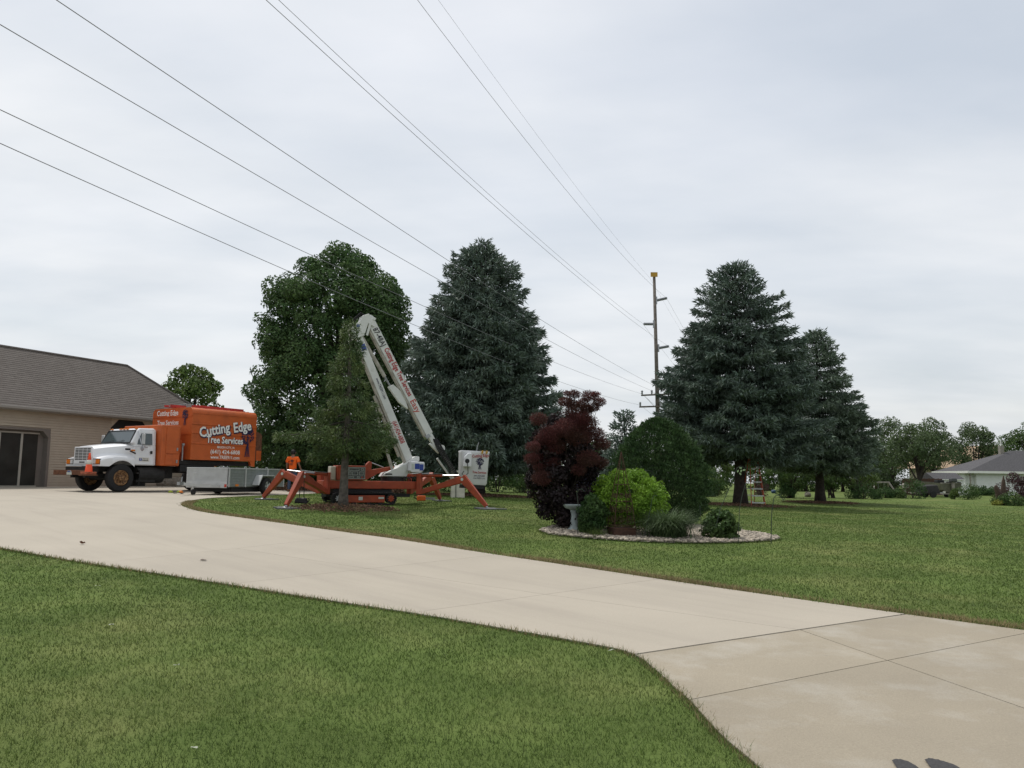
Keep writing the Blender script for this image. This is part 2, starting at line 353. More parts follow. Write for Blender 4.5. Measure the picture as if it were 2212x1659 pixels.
# ================================================================ ground, driveway, lawn
def poly_in(poly, x, y):
    c = np.zeros(len(x), bool); n = len(poly); j = n-1
    for i in range(n):
        xi, yi = poly[i][0], poly[i][1]; xj, yj = poly[j][0], poly[j][1]
        if yi != yj: c ^= ((yi > y) != (yj > y)) & (x < (xj-xi)*(y-yi)/(yj-yi)+xi)
        j = i
    return c
def smooth_line(pts, k=4):                                  # Catmull-Rom through the points
    P = [np.array(p[:2], float) for p in pts]; out = []
    for i in range(len(P)-1):
        a, b, c, d = P[max(i-1, 0)], P[i], P[i+1], P[min(i+2, len(P)-1)]
        for t in np.arange(k)/k: out.append(.5*((2*b)+(c-a)*t+(2*a-5*b+4*c-d)*t*t+(3*b-a-3*c+d)*t**3))
    out.append(P[-1]); return out
mat('concrete_new', (.372,.332,.270), .85, var=.05, vscale=.6, bump=.15, bscale=90, col2=(.318,.282,.232), c2scale=1.0, c2lo=.50, c2hi=.80, detail=9, grain=.06, c2map=(math.radians(45), .55, 7.), col3=(.34,.305,.255), c3scale=2.2, c3lo=.64, c3hi=.76, objvar=.035)
mat('concrete_old', (.300,.260,.196), .88, var=.06, vscale=1.3, bump=.3, bscale=110, col2=(.355,.322,.265), c2scale=1.7, c2lo=.5, c2hi=.7, detail=9, grain=.10, col3=(.25,.22,.175), c3scale=7, c3lo=.66, c3hi=.74, objvar=.04)
mat('joint_dirt', (.06,.055,.048), .95, var=.3, vscale=20)
HOUSE0 = np.array([-20.5, 33.]); HDIR = np.array([.415, .91]); HDIR = HDIR/np.hypot(*HDIR); HN = np.array([HDIR[1], -HDIR[0]])   # HN faces the driveway
hp = lambda s, o=0.: HOUSE0+HDIR*s+HN*o
low = [G(u, v) for u, v in ((1644,1659),(1560,1588),(1490,1512),(1452,1479),(1412,1442),(1369,1413),(1293,1394),(1095,1359),(896,1325),(658,1289),(521,1267),(347,1240),(174,1214),(0,1184))]
upp = [G(u, v) for u, v in ((692,1064.5),(640,1067.5),(569,1069.8),(521,1072),(451,1076),(408,1082.5),(392,1090),(405,1097.5),(451,1108.4),(625,1132.7),(768,1153),(857,1165),(1055,1196),(1254,1225.7),(1494,1261.8),(1760,1300),(1949,1326),(2212,1361.4))]
lo_d = low[-1]-low[-2]; lo_d /= np.linalg.norm(lo_d); up_d = upp[-1]-upp[-2]; up_d /= np.linalg.norm(up_d)
lowS = smooth_line([(2.6,-1.5),(1.75,2.2)]+low+[low[-1]+lo_d*5, low[-1]+lo_d*10+np.array([0,1.2,0])])
uppS = smooth_line([(-9.2,38.6)]+upp+[upp[-1]+up_d*4, upp[-1]+up_d*9])
wall = [hp(-11, .02), hp(11.5, .02)]
DRIVE = [tuple(p) for p in lowS]+[tuple(w) for w in wall]+[(-13.6,45.2),(-10.6,41.5)]+[tuple(p) for p in uppS]+[(16,-1.5)]
BED = [tuple(p) for p in smooth_line([G(u, v) for u, v in ((1167,1147),(1195,1156),(1290,1165),(1400,1171.5),(1520,1173.5),(1620,1171.5),(1680,1166),(1664,1158),(1610,1150),(1545,1141),(1440,1132),(1300,1127),(1215,1135),(1167,1147))])]
HOUSEPOLY = [tuple(hp(-13)), tuple(hp(11.2)), tuple(hp(11.2, -7)), tuple(hp(-13, -7))]

# ---- the ground: one sheet to the horizon
def axis(a, b, fine0, fine1, step):
    mid = list(np.arange(fine0, fine1+.01, step)); l = []; s = step; x = fine0
    while x > a: s *= 1.35; x -= s; l.append(x)
    r = []; s = step; x = fine1
    while x < b: s *= 1.35; x += s; r.append(x)
    return np.array(l[::-1]+mid+r)
gx = axis(-1500, 1500, -26, 26, .5); gy = axis(-300, 2200, -4, 52, .5)
GX, GY = np.meshgrid(gx, gy); GZ = gz(GX, GY)-.012
nx, ny = len(gx), len(gy); I = np.arange(nx*ny).reshape(ny, nx)
quads = np.stack([I[:-1,:-1], I[:-1,1:], I[1:,1:], I[1:,:-1]], -1).reshape(-1, 4)
m = mat('lawn_soil', (.098,.140,.036), .95, spec=.1, var=.22, vscale=.9, bump=.9, bscale=55, col2=(.150,.165,.058), c2scale=.45, c2lo=.48, c2hi=.72, detail=9)
ground = npmesh('ground', np.stack([GX, GY, GZ], -1).reshape(-1, 3), quads, m, smooth=True)
tag(ground, 'mown green lawn rising gently from the drive to the houses', 'lawn', kind='structure')

# ---- driveway in slabs
def halfplane(a, b, side, gap):                             # keep what lies on the side of point `side`
    a = np.array(a[:2], float); b = np.array(b[:2], float); d = (b-a)/np.linalg.norm(b-a); n = np.array([d[1], -d[0]])
    if (np.array(side[:2])-a)@n > 0: n = -n
    return Vector((*(a-n*gap/2), 0)), Vector((*n, 0))       # clear_outer drops the +n side
def slab(name, planes, m, parent, top=.005, thick=.1):
    bm = bmesh.new(); vs = [bm.verts.new((p[0], p[1], 0)) for p in DRIVE]; f = bm.faces.new(vs)
    bmesh.ops.triangulate(bm, faces=[f])
    for co, no in planes: bmesh.ops.bisect_plane(bm, geom=bm.verts[:]+bm.edges[:]+bm.faces[:], plane_co=co, plane_no=no, clear_outer=True)
    if not bm.faces: bm.free(); return None
    for ax in (0, 1):
        lo = min(v.co[ax] for v in bm.verts); hi = max(v.co[ax] for v in bm.verts); no = Vector((1, 0, 0)) if ax == 0 else Vector((0, 1, 0))
        for q in np.arange(math.ceil(lo), hi, 1.): bmesh.ops.bisect_plane(bm, geom=bm.verts[:]+bm.edges[:]+bm.faces[:], plane_co=no*float(q), plane_no=no)
    bmesh.ops.remove_doubles(bm, verts=bm.verts[:], dist=.0005)
    co = np.array([v.co[:] for v in bm.verts]); z = gz(co[:, 0], co[:, 1])+top
    for v, q in zip(bm.verts, z): v.co.z = q
    bmesh.ops.recalc_face_normals(bm, faces=bm.faces)
    for fc in bm.faces:
        if fc.normal.z < 0: fc.normal_flip()
    ex = bmesh.ops.extrude_face_region(bm, geom=bm.faces[:], use_keep_orig=True)
    for v in ex['geom']:
        if isinstance(v, bmesh.types.BMVert): v.co.z -= thick
    bmesh.ops.recalc_face_normals(bm, faces=bm.faces)
    me = bpy.data.meshes.new(name); bm.to_mesh(me); bm.free(); me.materials.append(MATS[m])
    o = bpy.data.objects.new(name, me); COL.objects.link(o); o.parent = parent
    return o
drive = slab('driveway', [], 'joint_dirt', None, top=-.008, thick=.06)
tag(drive, 'pale concrete driveway curving up past the garage', 'driveway', kind='structure')
T = {k: (G(*a), G(*b)) for k, (a, b) in dict(T0=((1373,1414),(1950,1328)), T1=((1490,1512),(1917,1427)), TA=((892,1324),(1424,1251.5)), TB=((510,1261),(1055,1200.7)), TC=((267,1210.8),(316,1205.6))).items()}
mids = {'new': (G(1730,1361.5), G(1174,1284)), 'old': (G(1730,1361.5), G(1917,1427))}
order = ['TC','TB','TA','T0','T1']
far_pt = np.array([-14., 26.]); near_pt = np.array([4., 2.])
def mid_of(k): return ((T[k][0]+T[k][1])/2)[:2]
gaps = dict(TC=.006, TB=.007, TA=.007, T0=.022, T1=.011)
slab('slab', [halfplane(*T['TC'], far_pt, gaps['TC'])], 'concrete_new', drive)
for i, k in enumerate(order):
    nxt = order[i+1] if i+1 < len(order) else None
    c = (mid_of(k)+mid_of(nxt))/2 if nxt else near_pt
    old = k in ('T0', 'T1'); ml = mids['old' if old else 'new']; d = (ml[1]-ml[0])[:2]; nrm = np.array([-d[1], d[0]])
    for s in (1, -1):
        pl = [halfplane(*T[k], near_pt, gaps[k])]
        if nxt: pl.append(halfplane(*T[nxt], far_pt, gaps[nxt]))
        pl.append(halfplane(*ml, ml[0][:2]+nrm*s, .011 if old else .006))
        slab('slab', pl, 'concrete_old' if old else 'concrete_new', drive, top=.005 if not old else .002)

# ---- grass: blades wherever the lawn is near enough to see them
MULCH = []                                                  # (x, y, r) of mulch rings, filled below
def blades(n, r0, r1, amax, power, hgt, seed_keep=None):
    u = rng.random(n); q = 1-power+1
    r = (r0**q+u*(r1**q-r0**q))**(1/q); a = rng.uniform(-amax, amax, n)
    x = r*np.sin(a); y = r*np.cos(a)
    k = ~(poly_in(DRIVE, x, y) | poly_in(BED, x, y) | poly_in(HOUSEPOLY, x, y))
    for mx_, my_, mr in MULCH: k &= (x-mx_)**2+(y-my_)**2 > (mr*rng.uniform(.75, 1.1, n))**2
    return x[k], y[k], r[k]
def blade_mesh(x, y, r, h, w, lean=.45):
    n = len(x); z = gz(x, y)-.012; P = np.stack([x, y, z], 1); a = rng.uniform(0, 2*np.pi, n)
    s = np.stack([np.cos(a), np.sin(a), np.zeros(n)], 1); b = rng.uniform(0, 2*np.pi, n); l = rng.uniform(.05, lean, n)*h
    tip = P+np.stack([np.cos(b)*l, np.sin(b)*l, h], 1)
    V = np.stack([P-s*w[:, None], P+s*w[:, None], tip], 1).reshape(-1, 3)
    return V, np.arange(3*n).reshape(n, 3)
mat('grass', (.094,.144,.034), .6, spec=.2, island=.42, trans=.3, var=.16, vscale=1.1, col2=(.165,.192,.062), c2scale=.45, c2lo=.47, c2hi=.74, detail=8, col3=(.27,.235,.115), c3scale=.7, c3lo=.64, c3hi=.78)
mat('dry_grass', (.27,.22,.115), .8, spec=.15, island=.4, trans=.25, var=.2, vscale=1.5)
def make_grass():
    x, y, r = blades(640000, 3.6, 66, .66, 1.6, None)
    fd = rng.random(len(x)) < np.clip((66-r)/34, 0, 1); x, y, r = x[fd], y[fd], r[fd]
    h = (.015+.019*rng.random(len(x)))*np.clip(1.12-r*.012, .7, 1)
    tall = rng.random(len(x)) < .02; h[tall] *= 1.8
    w = .0024*np.clip(r/5., .9, 8)
    V, Fq = blade_mesh(x, y, r, h, w, lean=1.3)
    o = npmesh('lawn_grass', V, Fq, 'grass'); tag(o, 'short green grass blades covering the lawn', 'grass', kind='stuff')
    X = []; Y = []                                              # long green blades leaning over the concrete and round the stone bed
    for path, dens, off in ((lowS, 330, .035), (uppS[24:], 150, .05), (BED, 300, .04)):
        P = np.array([p[:2] for p in path])
        for a, b in zip(P[:-1], P[1:]):
            if np.hypot(*((a+b)/2)) > 32 or (a+b)[1] < 5: continue
            k = int(np.linalg.norm(b-a)*dens); q = a+(b-a)*rng.random(k)[:, None]+rng.normal(0, off, (k, 2)); X.append(q[:, 0]); Y.append(q[:, 1])
    x = np.concatenate(X); y = np.concatenate(Y); ins = poly_in(DRIVE, x, y) | poly_in(BED, x, y); k = (~ins) | (rng.random(len(x)) < .25); x, y = x[k], y[k]; r = np.hypot(x, y)
    V, Fq = blade_mesh(x, y, r, .022+.045*rng.random(len(x))**2.5, .0024*np.clip(r/5., .9, 4), lean=1.0)
    o = npmesh('edge_grass', V, Fq, 'grass'); tag(o, 'longer untrimmed grass along the drive and stone bed edges', 'grass', kind='stuff')
    # dead and overgrown fringe along the far kerb of the drive and the bed's front edge
    X = []; Y = []
    for path, dens, off0, off1 in ((uppS[24:], 1300, -.03, .26), (lowS, 300, -.06, .06)):
        P = np.array([p[:2] for p in path])
        for a, b in zip(P[:-1], P[1:]):
            L = np.linalg.norm(b-a); dd = (b-a)/max(L, 1e-6); nn = np.array([-dd[1], dd[0]])
            if np.hypot(*((a+b)/2)) > 45 or (a+b)[1] < 2: continue
            k = int(L*dens); t = rng.random(k); o_ = rng.uniform(off0, off1, k)**1
            q = a+(b-a)*t[:, None]+nn*o_[:, None]; ins = poly_in(DRIVE, q[:, 0], q[:, 1])
            nz_ = np.sin(q[:, 0]*3.1+q[:, 1]*1.7)+np.sin(q[:, 0]*.9-q[:, 1]*2.3)
            kk = (nz_ > rng.uniform(-2.4, 1.2, k)) & ((~ins) | (rng.random(k) < .12)); X.append(q[kk, 0]); Y.append(q[kk, 1])
    x = np.concatenate(X); y = np.concatenate(Y); r = np.hypot(x, y)
    V, Fq = blade_mesh(x, y, r, .03+.045*rng.random(len(x)), .0022*np.clip(r/5., .9, 4), lean=1.1)
    o = npmesh('dry_grass', V, Fq, 'dry_grass'); tag(o, 'dry straw coloured grass fringe along the concrete edge', 'grass', kind='stuff')
# ================================================================ garage house on the left
def shingle_mat():
    m = mat('shingle_brown', (.13,.112,.10), .92, spec=.15, bump=.5, bscale=70); nt = m.node_tree; N = nt.nodes; L = nt.links; b = N['Principled BSDF']
    tcn = N.new('ShaderNodeTexCoord'); sp = N.new('ShaderNodeSeparateXYZ'); L.new(tcn.outputs['Object'], sp.inputs[0])
    zz = N.new('ShaderNodeMath'); zz.operation = 'MULTIPLY'; zz.inputs[1].default_value = 1.55; L.new(sp.outputs[2], zz.inputs[0])
    cb = N.new('ShaderNodeCombineXYZ'); L.new(sp.outputs[0], cb.inputs[0]); L.new(zz.outputs[0], cb.inputs[1])
    br = N.new('ShaderNodeTexBrick'); br.inputs['Scale'].default_value = 1.; br.inputs['Brick Width'].default_value = .30; br.inputs['Row Height'].default_value = .157
    br.inputs['Mortar Size'].default_value = .006; br.inputs['Color1'].default_value = (.148,.132,.120,1); br.inputs['Color2'].default_value = (.120,.106,.096,1); br.inputs['Mortar'].default_value = (.104,.092,.084,1); br.inputs['Bias'].default_value = -.1
    L.new(cb.outputs[0], br.inputs['Vector']); L.new(br.outputs['Color'], b.inputs['Base Color'])
shingle_mat()
HZ = 1.08
house = empty('garage_house', (*HOUSE0, HZ), math.atan2(HDIR[1], HDIR[0]), 'tan sided garage house with brown shingle hip roof', 'house')
ZE, YE, ZR, YR, SX = 3.27, -.42, 6.12, 2.95, 11.7
MB().box((-13,.32,-.3),(11.2,6.2,3.2)).box((2.2,.03,-.3),(5.2,.315,3.2)).box((7.35,.03,-.3),(11.2,.315,3.2)).box((-13,.03,2.46),(2.195,.315,3.2)).build('wall', 'siding_tan', house)
bd = MB().add([(0,0,0),(1,0,0),(1,0,.118),(0,0,.118),(0,.03,0),(1,.03,0),(1,.016,.118),(0,.016,.118)], [(0,1,2,3)])
bd = MB().add([(0,-.022,0),(1,-.022,0),(1,.026,.125),(0,.026,.125),(0,.029,0),(1,.029,0)], [(0,1,2,3),(0,4,5,1),(0,3,4),(1,5,2)])
tmpl = bd.build('siding_board', 'siding_tan', house); first = True
def board(x0, x1, z):
    global first
    o = tmpl if first else tmpl.copy()
    if not first: COL.objects.link(o)
    first = False; o.parent = house; o.location = (x0, 0, z); o.scale = (x1-x0, 1, 1)
for i in range(30):
    z = .02+i*.108
    if z > 2.46: board(-6, 5.2, z)
    else: board(2.24, 5.2, z)
    board(7.35, 11.2, z)
MB().box((-13,YE+.02,ZE-.13),(SX-.02,.3,ZE-.09)).build('soffit', 'soffit', house)
MB().box((-13,YE-.0,ZE-.14),(SX,YE+.03,ZE+.02)).box((-13,YE-.11,ZE-.1),(SX+.1,YE-.003,ZE+.015)).build('gutter', 'gutter', house, bevel=.02)
roof = MB().add([(-13,YE,ZE),(SX,YE,ZE),(SX-YR-.42,YR,ZR),(-13,YR,ZR),(-13,6.3,ZE),(SX,6.3,ZE)], [(0,1,2,3),(3,2,5,4),(1,5,2)]).build('roof', 'shingle_brown', house)
cs = MB(); NC = 29; sl = Vector((0, YR-YE, ZR-ZE)).normalized(); nn = Vector((0, -sl.z, sl.y))
for i in range(NC):
    t0 = i/NC; t1 = (i+1.12)/NC; t1 = min(t1, 1.)
    p = lambda t, x: Vector((x, YE+(YR-YE)*t, ZE+(ZR-ZE)*t)); e = lambda t: SX-(YR+.42)*t
    a = p(t0, -13); b = p(t0, e(t0)); c = p(t1, e(t1)); d = p(t1, -13)
    cs.add([a+nn*.004, b+nn*.004, b+nn*.017, a+nn*.017, c+nn*.006, d+nn*.006], [(0,1,2,3),(3,2,4,5)])
o = cs.build('shingle_courses', 'shingle_brown', roof); o['kind'] = 'stuff'
MB().tube([(-13,YR,ZR+.01),(SX-YR-.42,YR,ZR+.01),(SX,YE,ZE+.02)], .07, 6).build('ridge_cap', 'shingle_brown', roof)
gd = MB().box((-4.6,.26,0),(2.12,.3,2.36)).build('garage_door', 'trim_taupe', house)
for k, (a, b) in enumerate(((-2.6,-1.68),(-1.64,-.72),(-.66,.14),(.22,1.09),(1.17,1.86))): MB().box((a,.235,.09),(b,.258,2.22)).build('screen_panel', 'screen_dark', gd)
for s_ in (-.69, .18, 1.13): MB().box((s_-.045,.19,.03),(s_+.045,.234,2.28)).build('door_post', 'trim_light', gd, bevel=.006)
MB().box((-4.6,.195,0),(1.9,.233,.085)).build('door_rail', 'trim_light', gd); MB().box((-4.6,.195,2.225),(1.9,.233,2.29)).build('door_rail', 'trim_light', gd)
jb = MB(); jb.box((2.12,-.035,0),(2.235,.31,2.12)); jb.box((-6,-.035,2.36),(1.9,.31,2.455)); jb.prism([(1.87,2.36),(2.12,2.1),(2.235,2.1),(2.235,2.14),(1.92,2.455),(1.87,2.455)], -.037, .31); jb.prism([(1.92,2.457),(2.237,2.14),(2.237,2.457)], -.006, .3)
jb.build('door_surround', 'trim_taupe', house)
po = MB().prism([(5.2,0),(7.35,0),(7.35,2.72),(6.95,3.12),(5.6,3.12),(5.2,2.72)], .02, .31).build('porch_dark_fill', 'black', house)  # solid black fill; the opening's shade is put into the colour
MB().prism([(5.2,2.72),(5.6,3.12),(5.6,3.2),(5.2,3.2)], -.01, .3).prism([(6.95,3.12),(7.35,2.72),(7.35,3.2),(6.95,3.2)], -.01, .3).box((5.6,-.01,3.12),(6.95,.3,3.2)).build('porch_surround', 'siding_tan', house)

# ================================================================ wheels
def wheel(parent, c, r, w, rim_mat, side=1, rim_r=.56, name='wheel', spokes=0, dual=False):
    """wheel with its axle along the parent's y; side=+1 shows its face to +y"""
    h = empty(name, c); h.parent = parent
    prof = [(r*.60,-w/2),(r*.9,-w/2),(r*.97,-w*.42),(r,-w*.3),(r,w*.3),(r*.97,w*.42),(r*.9,w/2),(r*.60,w/2)]
    MB().lathe(prof, 36, axis='y', cap=False).build('tyre', 'rubber', h, smooth=False)
    s = side
    p2 = [(r*rim_r,-w*.3*s),(r*rim_r,w*.47*s),(r*rim_r*.92,w*.49*s),(r*rim_r*.86,w*.30*s),(r*rim_r*.5,w*.18*s),(r*.2,w*.24*s),(r*.19,w*.55*s),(r*.10,w*.6*s)]
    if spokes:
        MB().lathe([(r*rim_r,-w*.3),(r*rim_r,w*.44*s),(r*rim_r*.9,w*.46*s),(r*rim_r*.87,w*.1*s),(r*.1,w*.08*s)], 28, axis='y').build('rim', 'steel', h, smooth=False)
        sp = MB()
        for k in range(spokes):
            a = 2*math.pi*k/spokes
            for da in (-.13, .13): sp.beam((.03*math.cos(a), w*.38*s, .03*math.sin(a)), (r*rim_r*.9*math.cos(a+da), w*.40*s, r*rim_r*.9*math.sin(a+da)), .028, .02, up=(0, 1, 0))
        sp.lathe([(.05,w*.3*s),(.05,w*.46*s),(.02,w*.47*s)], 12, axis='y'); sp.build('spokes', 'aluminium', h)
    else:
        MB().lathe(p2, 30, axis='y').build('rim', rim_mat, h, smooth=False)
        nb = MB()
        for k in range(8):
            a = 2*math.pi*k/8; nb.tube([(r*.3*math.cos(a), w*.2*s, r*.3*math.sin(a)), (r*.3*math.cos(a), w*.33*s, r*.3*math.sin(a))], r*.035, 6)
        nb.build('wheel_nuts', 'rust_brown', h)
        hh = MB()
        for k in range(5):
            a = 2*math.pi*(k+.3)/5; hh.tube([(r*.44*math.cos(a), w*.16*s, r*.44*math.sin(a)), (r*.44*math.cos(a), w*.262*s, r*.44*math.sin(a))], r*.065, 10)
        hh.build('hand_holes', 'black', h)
    return h

# ================================================================ chip truck
TX, TY = -15.24, 31.1; TYAW = R(235.9); TZ = g(TX, TY)+.012
truck = empty('chip_truck', (TX, TY, TZ), TYAW, 'white cab tree service truck with tall orange chip box', 'truck')
# hood and fenders: one lofted shell
def hood():
    st = [-.50,-.42,-.3,-.2,-.1,0,.1,.2,.3,.42,.5,.58,.66,.74,.80,.84]; V = []; Fs = []; W = []
    for x in st:
        t = (x+.5)/1.34; zt = 1.80-.15*t**1.6-(.05 if x > .8 else 0); ye = .92-.32*t; ze = zt-.05-.02*t; yf = 1.12+.05*min(1, t*2); zf = 1.30-.02*abs(x)-(.10*max(0, (x-.4)/.44)**2)
        arch = .51+math.sqrt(max(.63**2-x*x, 0)) if abs(x) < .55 else .92
        lowz = max(arch, .92) if abs(x) < .55 else .92
        if x < -.42: zf = 1.28
        sec = [(0, zt), (ye*.55, zt-.012), (ye*.88, ze+.012), (ye, ze-.05), (ye+.02, zf+.1), (ye+.09, zf+.03), (yf-.06, zf), (yf, zf-.07), (yf+.005, min(lowz+.03, zf-.09)), (yf, min(lowz, zf-.1))]
        W.append(sec)
    n = len(W[0])
    for x, sec in zip(st, W):
        for y, z in sec: V.append((x, y, z))
        for y, z in sec[1:]: V.append((x, -y, z))
    m = 2*n-1; mir = lambda k: 0 if k == 0 else n-1+k
    for i in range(len(st)-1):
        for k in range(n-1):
            Fs.append((i*m+k, i*m+k+1, (i+1)*m+k+1, (i+1)*m+k)); Fs.append((i*m+mir(k), i*m+mir(k+1), (i+1)*m+mir(k+1), (i+1)*m+mir(k)))
    e = (len(st)-1)*m
    Fs.append(tuple(e+k for k in range(n))+tuple(e+mir(k) for k in range(n-1, 0, -1)))
    return MB().add(V, Fs)
ho = hood().build('hood', 'white_paint', truck, smooth=True)
md = ho.modifiers.new('edge', 'EDGE_SPLIT'); md.split_angle = R(38)
MB().box((.835,-.60,1.0),(.87,.60,1.63)).build('grille_shell', 'white_paint', truck, bevel=.02)
gr = MB()
for j in range(8):
    z = 1.555-j*.056
    for a, b in ((-.52,-.30),(-.27,-.015),(.015,.27),(.30,.52)): gr.box((.868,a,z-.017),(.874,b,z+.017))
gr.build('grille_slots', 'black', truck)
MB().box((.868,-.14,1.045),(.876,.16,1.085)).add([(.877,-.22,1.065),(.877,-.13,1.03),(.877,-.13,1.10)], [(0,1,2)]).build('front_badge', 'black', truck)
for s in (1, -1):
    hl = MB().box((.80,min(s*.66,s*1.14),.985),(.85,max(s*.66,s*1.14),1.19)).build('headlight', 'black', truck, bevel=.012)
    MB().box((.85,min(s*.69,s*.86),1.01),(.858,max(s*.69,s*.86),1.165)).build('lens', 'lamp_clear', hl); MB().box((.85,min(s*.875,s*1.12),1.01),(.858,max(s*.875,s*1.12),1.165)).build('indicator', 'lamp_amber', hl)
MB().box((1.02,-1.42,.60),(1.16,1.0,.77)).build('bumper', 'rust_brown', truck, bevel=.01)
MB().box((.72,-.85,.68),(1.015,.85,.9)).box((.2,-.5,.5),(1.0,-.35,.66)).box((.2,.35,.5),(1.0,.5,.66)).build('front_frame', 'underbody', truck)
pl = MB().prism([(-.17,.60),(.17,.60),(.17,.68),(.11,.75),(-.11,.75),(-.17,.68)], 0, .008, Matrix.Translation((1.165,-.30,0))@Matrix.Rotation(R(90), 4, 'Z')).build('licence_plate', 'sticker_pale', truck)
MB().box((1.176,-.40,.70),(1.179,-.20,.735)).build('plate_band', 'sticker_blue', pl)
# cab
cab = MB(); prof = [(-.50,.98),(-.50,1.79),(-.34,1.80),(-.62,2.30),(-.72,2.38),(-1.30,2.40),(-1.40,2.34),(-1.40,.98)]
n = len(prof)
def cabshell():
    V = []; Fs = []
    ys = [(-1.06,0),(-1.05,1),(1.05,1),(1.06,0)]
    # side walls curve inward towards the roof
    def inset(z): return 1.06-(.10*max(0, (z-1.75)/.65)**1.5)
    for s in (-1, 1):
        for x, z in prof: V.append((x, s*inset(z), z))
    Fs.append(tuple(range(n))); Fs.append(tuple(range(2*n-1, n-1, -1)))
    for i in range(n): Fs.append((i, i+n, (i+1) % n+n, (i+1) % n))
    return MB().add(V, Fs)
cb = cabshell().build('cab', 'white_paint', truck, bevel=.05)
def ins(z): return 1.06-(.10*max(0, (z-1.75)/.65)**1.5)
wsn = Vector((.5, 0, .28)).normalized()
a, b = Vector((-.355,0,1.84)), Vector((-.595,0,2.27))
ws = MB().add([a+Vector((0,-.95,0))+wsn*.012, a+Vector((0,.95,0))+wsn*.012, b+Vector((0,.89,0))+wsn*.012, b+Vector((0,-.89,0))+wsn*.012], [(0,1,2,3)]).build('windscreen', 'glass', truck)
sl_ = MB(); co = [a+Vector((0,-.97,-.02)), a+Vector((0,.97,-.02)), b+Vector((0,.91,.02)), b+Vector((0,-.91,.02))]
for i in range(4): sl_.tube([co[i]+wsn*.008, co[(i+1) % 4]+wsn*.008], .022, 6)
sl_.build('window_seal', 'black', ws)
for y in (-.55, .15): MB().tube([a+Vector((.03,y,.0))+wsn*.02, a+Vector((-.03,y+.40,.06))+wsn*.03], .01, 5).build('wiper', 'black', truck)
for y in (-.82,-.22,0,.22,.82): MB().box((-.70,y-.06,2.345),(-.625,y+.06,2.388)).build('marker_light', 'lamp_amber', truck, bevel=.012)
for s in (1, -1):
    d = MB(); 
    def sp(x, z, o): return (x, s*(ins(z)+o), z)
    dp = [(-.52,1.02),(-1.27,1.02),(-1.27,2.26),(-.74,2.26),(-.52,1.80)]
    d.add([sp(x, z, .012) for x, z in dp]+[sp(x, z, -.01) for x, z in dp], [(0,1,2,3,4),(9,8,7,6,5)]+[(i, (i+1) % 5, (i+1) % 5+5, i+5) for i in range(5)])
    dr = d.build('door', 'white_paint', truck)
    wp = [(-.58,1.76),(-1.20,1.76),(-1.20,2.19),(-.76,2.19),(-.62,1.92)]
    MB().add([sp(x, z, .016) for x, z in wp], [(0,1,2,3,4)]).build('window', 'glass', dr)
    MB().tube([sp(-.79,1.77,.02), sp(-.79,2.18,.02)], .012, 5).build('window_bar', 'black', dr)
    MB().box((-1.21,min(s*1.075,s*1.10),1.42),(-1.13,max(s*1.075,s*1.10),1.53)).build('handle', 'black', dr)
    MB().box((-.505,min(s*1.055,s*1.085),1.50),(-.36,max(s*1.055,s*1.085),1.56)).build('side_marker', 'lamp_amber', truck)
    mi = MB().tube([sp(-.62,2.27,.02), (-.60,s*1.36,1.70)], .014, 6).tube([sp(-.40,1.66,.02), (-.60,s*1.36,1.69), sp(-1.0,1.66,.02)], .014, 6).build('mirror_arm', 'chrome', truck)
    MB().box((-.66,min(s*1.27,s*1.47),1.76),(-.615,max(s*1.27,s*1.47),2.16)).build('mirror_head', 'aluminium', mi, bevel=.02)
    MB().lathe([(.02,-.03),(.10,-.02),(.11,0),(.10,.015)], 16, c=(-.62,s*1.36,1.62), axis='x').build('spot_mirror', 'chrome', mi)
MB().box((-.30,1.10,1.53),(-.1,1.122,1.60)).build('side_badge', 'black', truck)
MB().tube([(-.28,1.14,1.50),(-.52,1.10,1.42)], .028, 6).build('hood_latch', 'black', truck)
fb = MB().box((-1.10,1.073,1.13),(-.68,1.078,1.28)).build('door_sticker', 'cone_white', truck)
ML = lambda x, y, z: frame((x, y, z), (-1, 0, 0), (0, 0, 1))            # writing on the left flank
MB().box((-.80,1.079,1.155),(-.70,1.081,1.255)).build('sticker_square', 'sticker_blue', fb)
text_obj('f', .11, 'text_white', fb, ML(-.752,1.082,1.205), bold=.02); text_obj('Find us on', .05, 'text_black', fb, ML(-.94,1.080,1.235)); text_obj('facebook', .066, 'text_black', fb, ML(-.94,1.080,1.178), bold=.02)
# chassis
ch = MB().box((-6.1,-.5,.72),(.6,-.32,.98)).box((-6.1,.32,.72),(.6,.5,.98)).box((-5.9,-1.15,1.06),(-2.3,1.15,1.22)).box((-2.3,-.8,.5),(-1.3,.8,.95)).build('chassis', 'underbody', truck)
MB().lathe([(.02,-1.75),(.29,-1.75),(.30,-1.7),(.30,-.75),(.29,-.7),(.02,-.7)], 20, c=(0,.86,.62), axis='x').build('fuel_tank', 'underbody', truck)
MB().box((-1.38,.7,.36),(-.62,1.1,.44)).box((-1.38,.78,.66),(-.62,1.12,.72)).build('step', 'underbody', truck)
MB().box((-.72,.75,.22),(-.70,1.15,.8)).build('mud_flap', 'rubber', truck)
MB().tube([(0,-.9,.5),(0,.9,.5)], .09, 10).tube([(-4.55,-.9,.5),(-4.55,.9,.5)], .12, 10).build('axle', 'underbody', truck)
for s in (1, -1): wheel(truck, (0,s*1.0,.505), .505, .29, 'rust_rim', s)
for s in (1, -1): wheel(truck, (-4.55,s*.98,.505), .505, .54, 'rust_rim', s)
MB().box((-3.9,.9,.78),(-2.35,1.2,1.04)).build('frame_locker', 'black', truck)
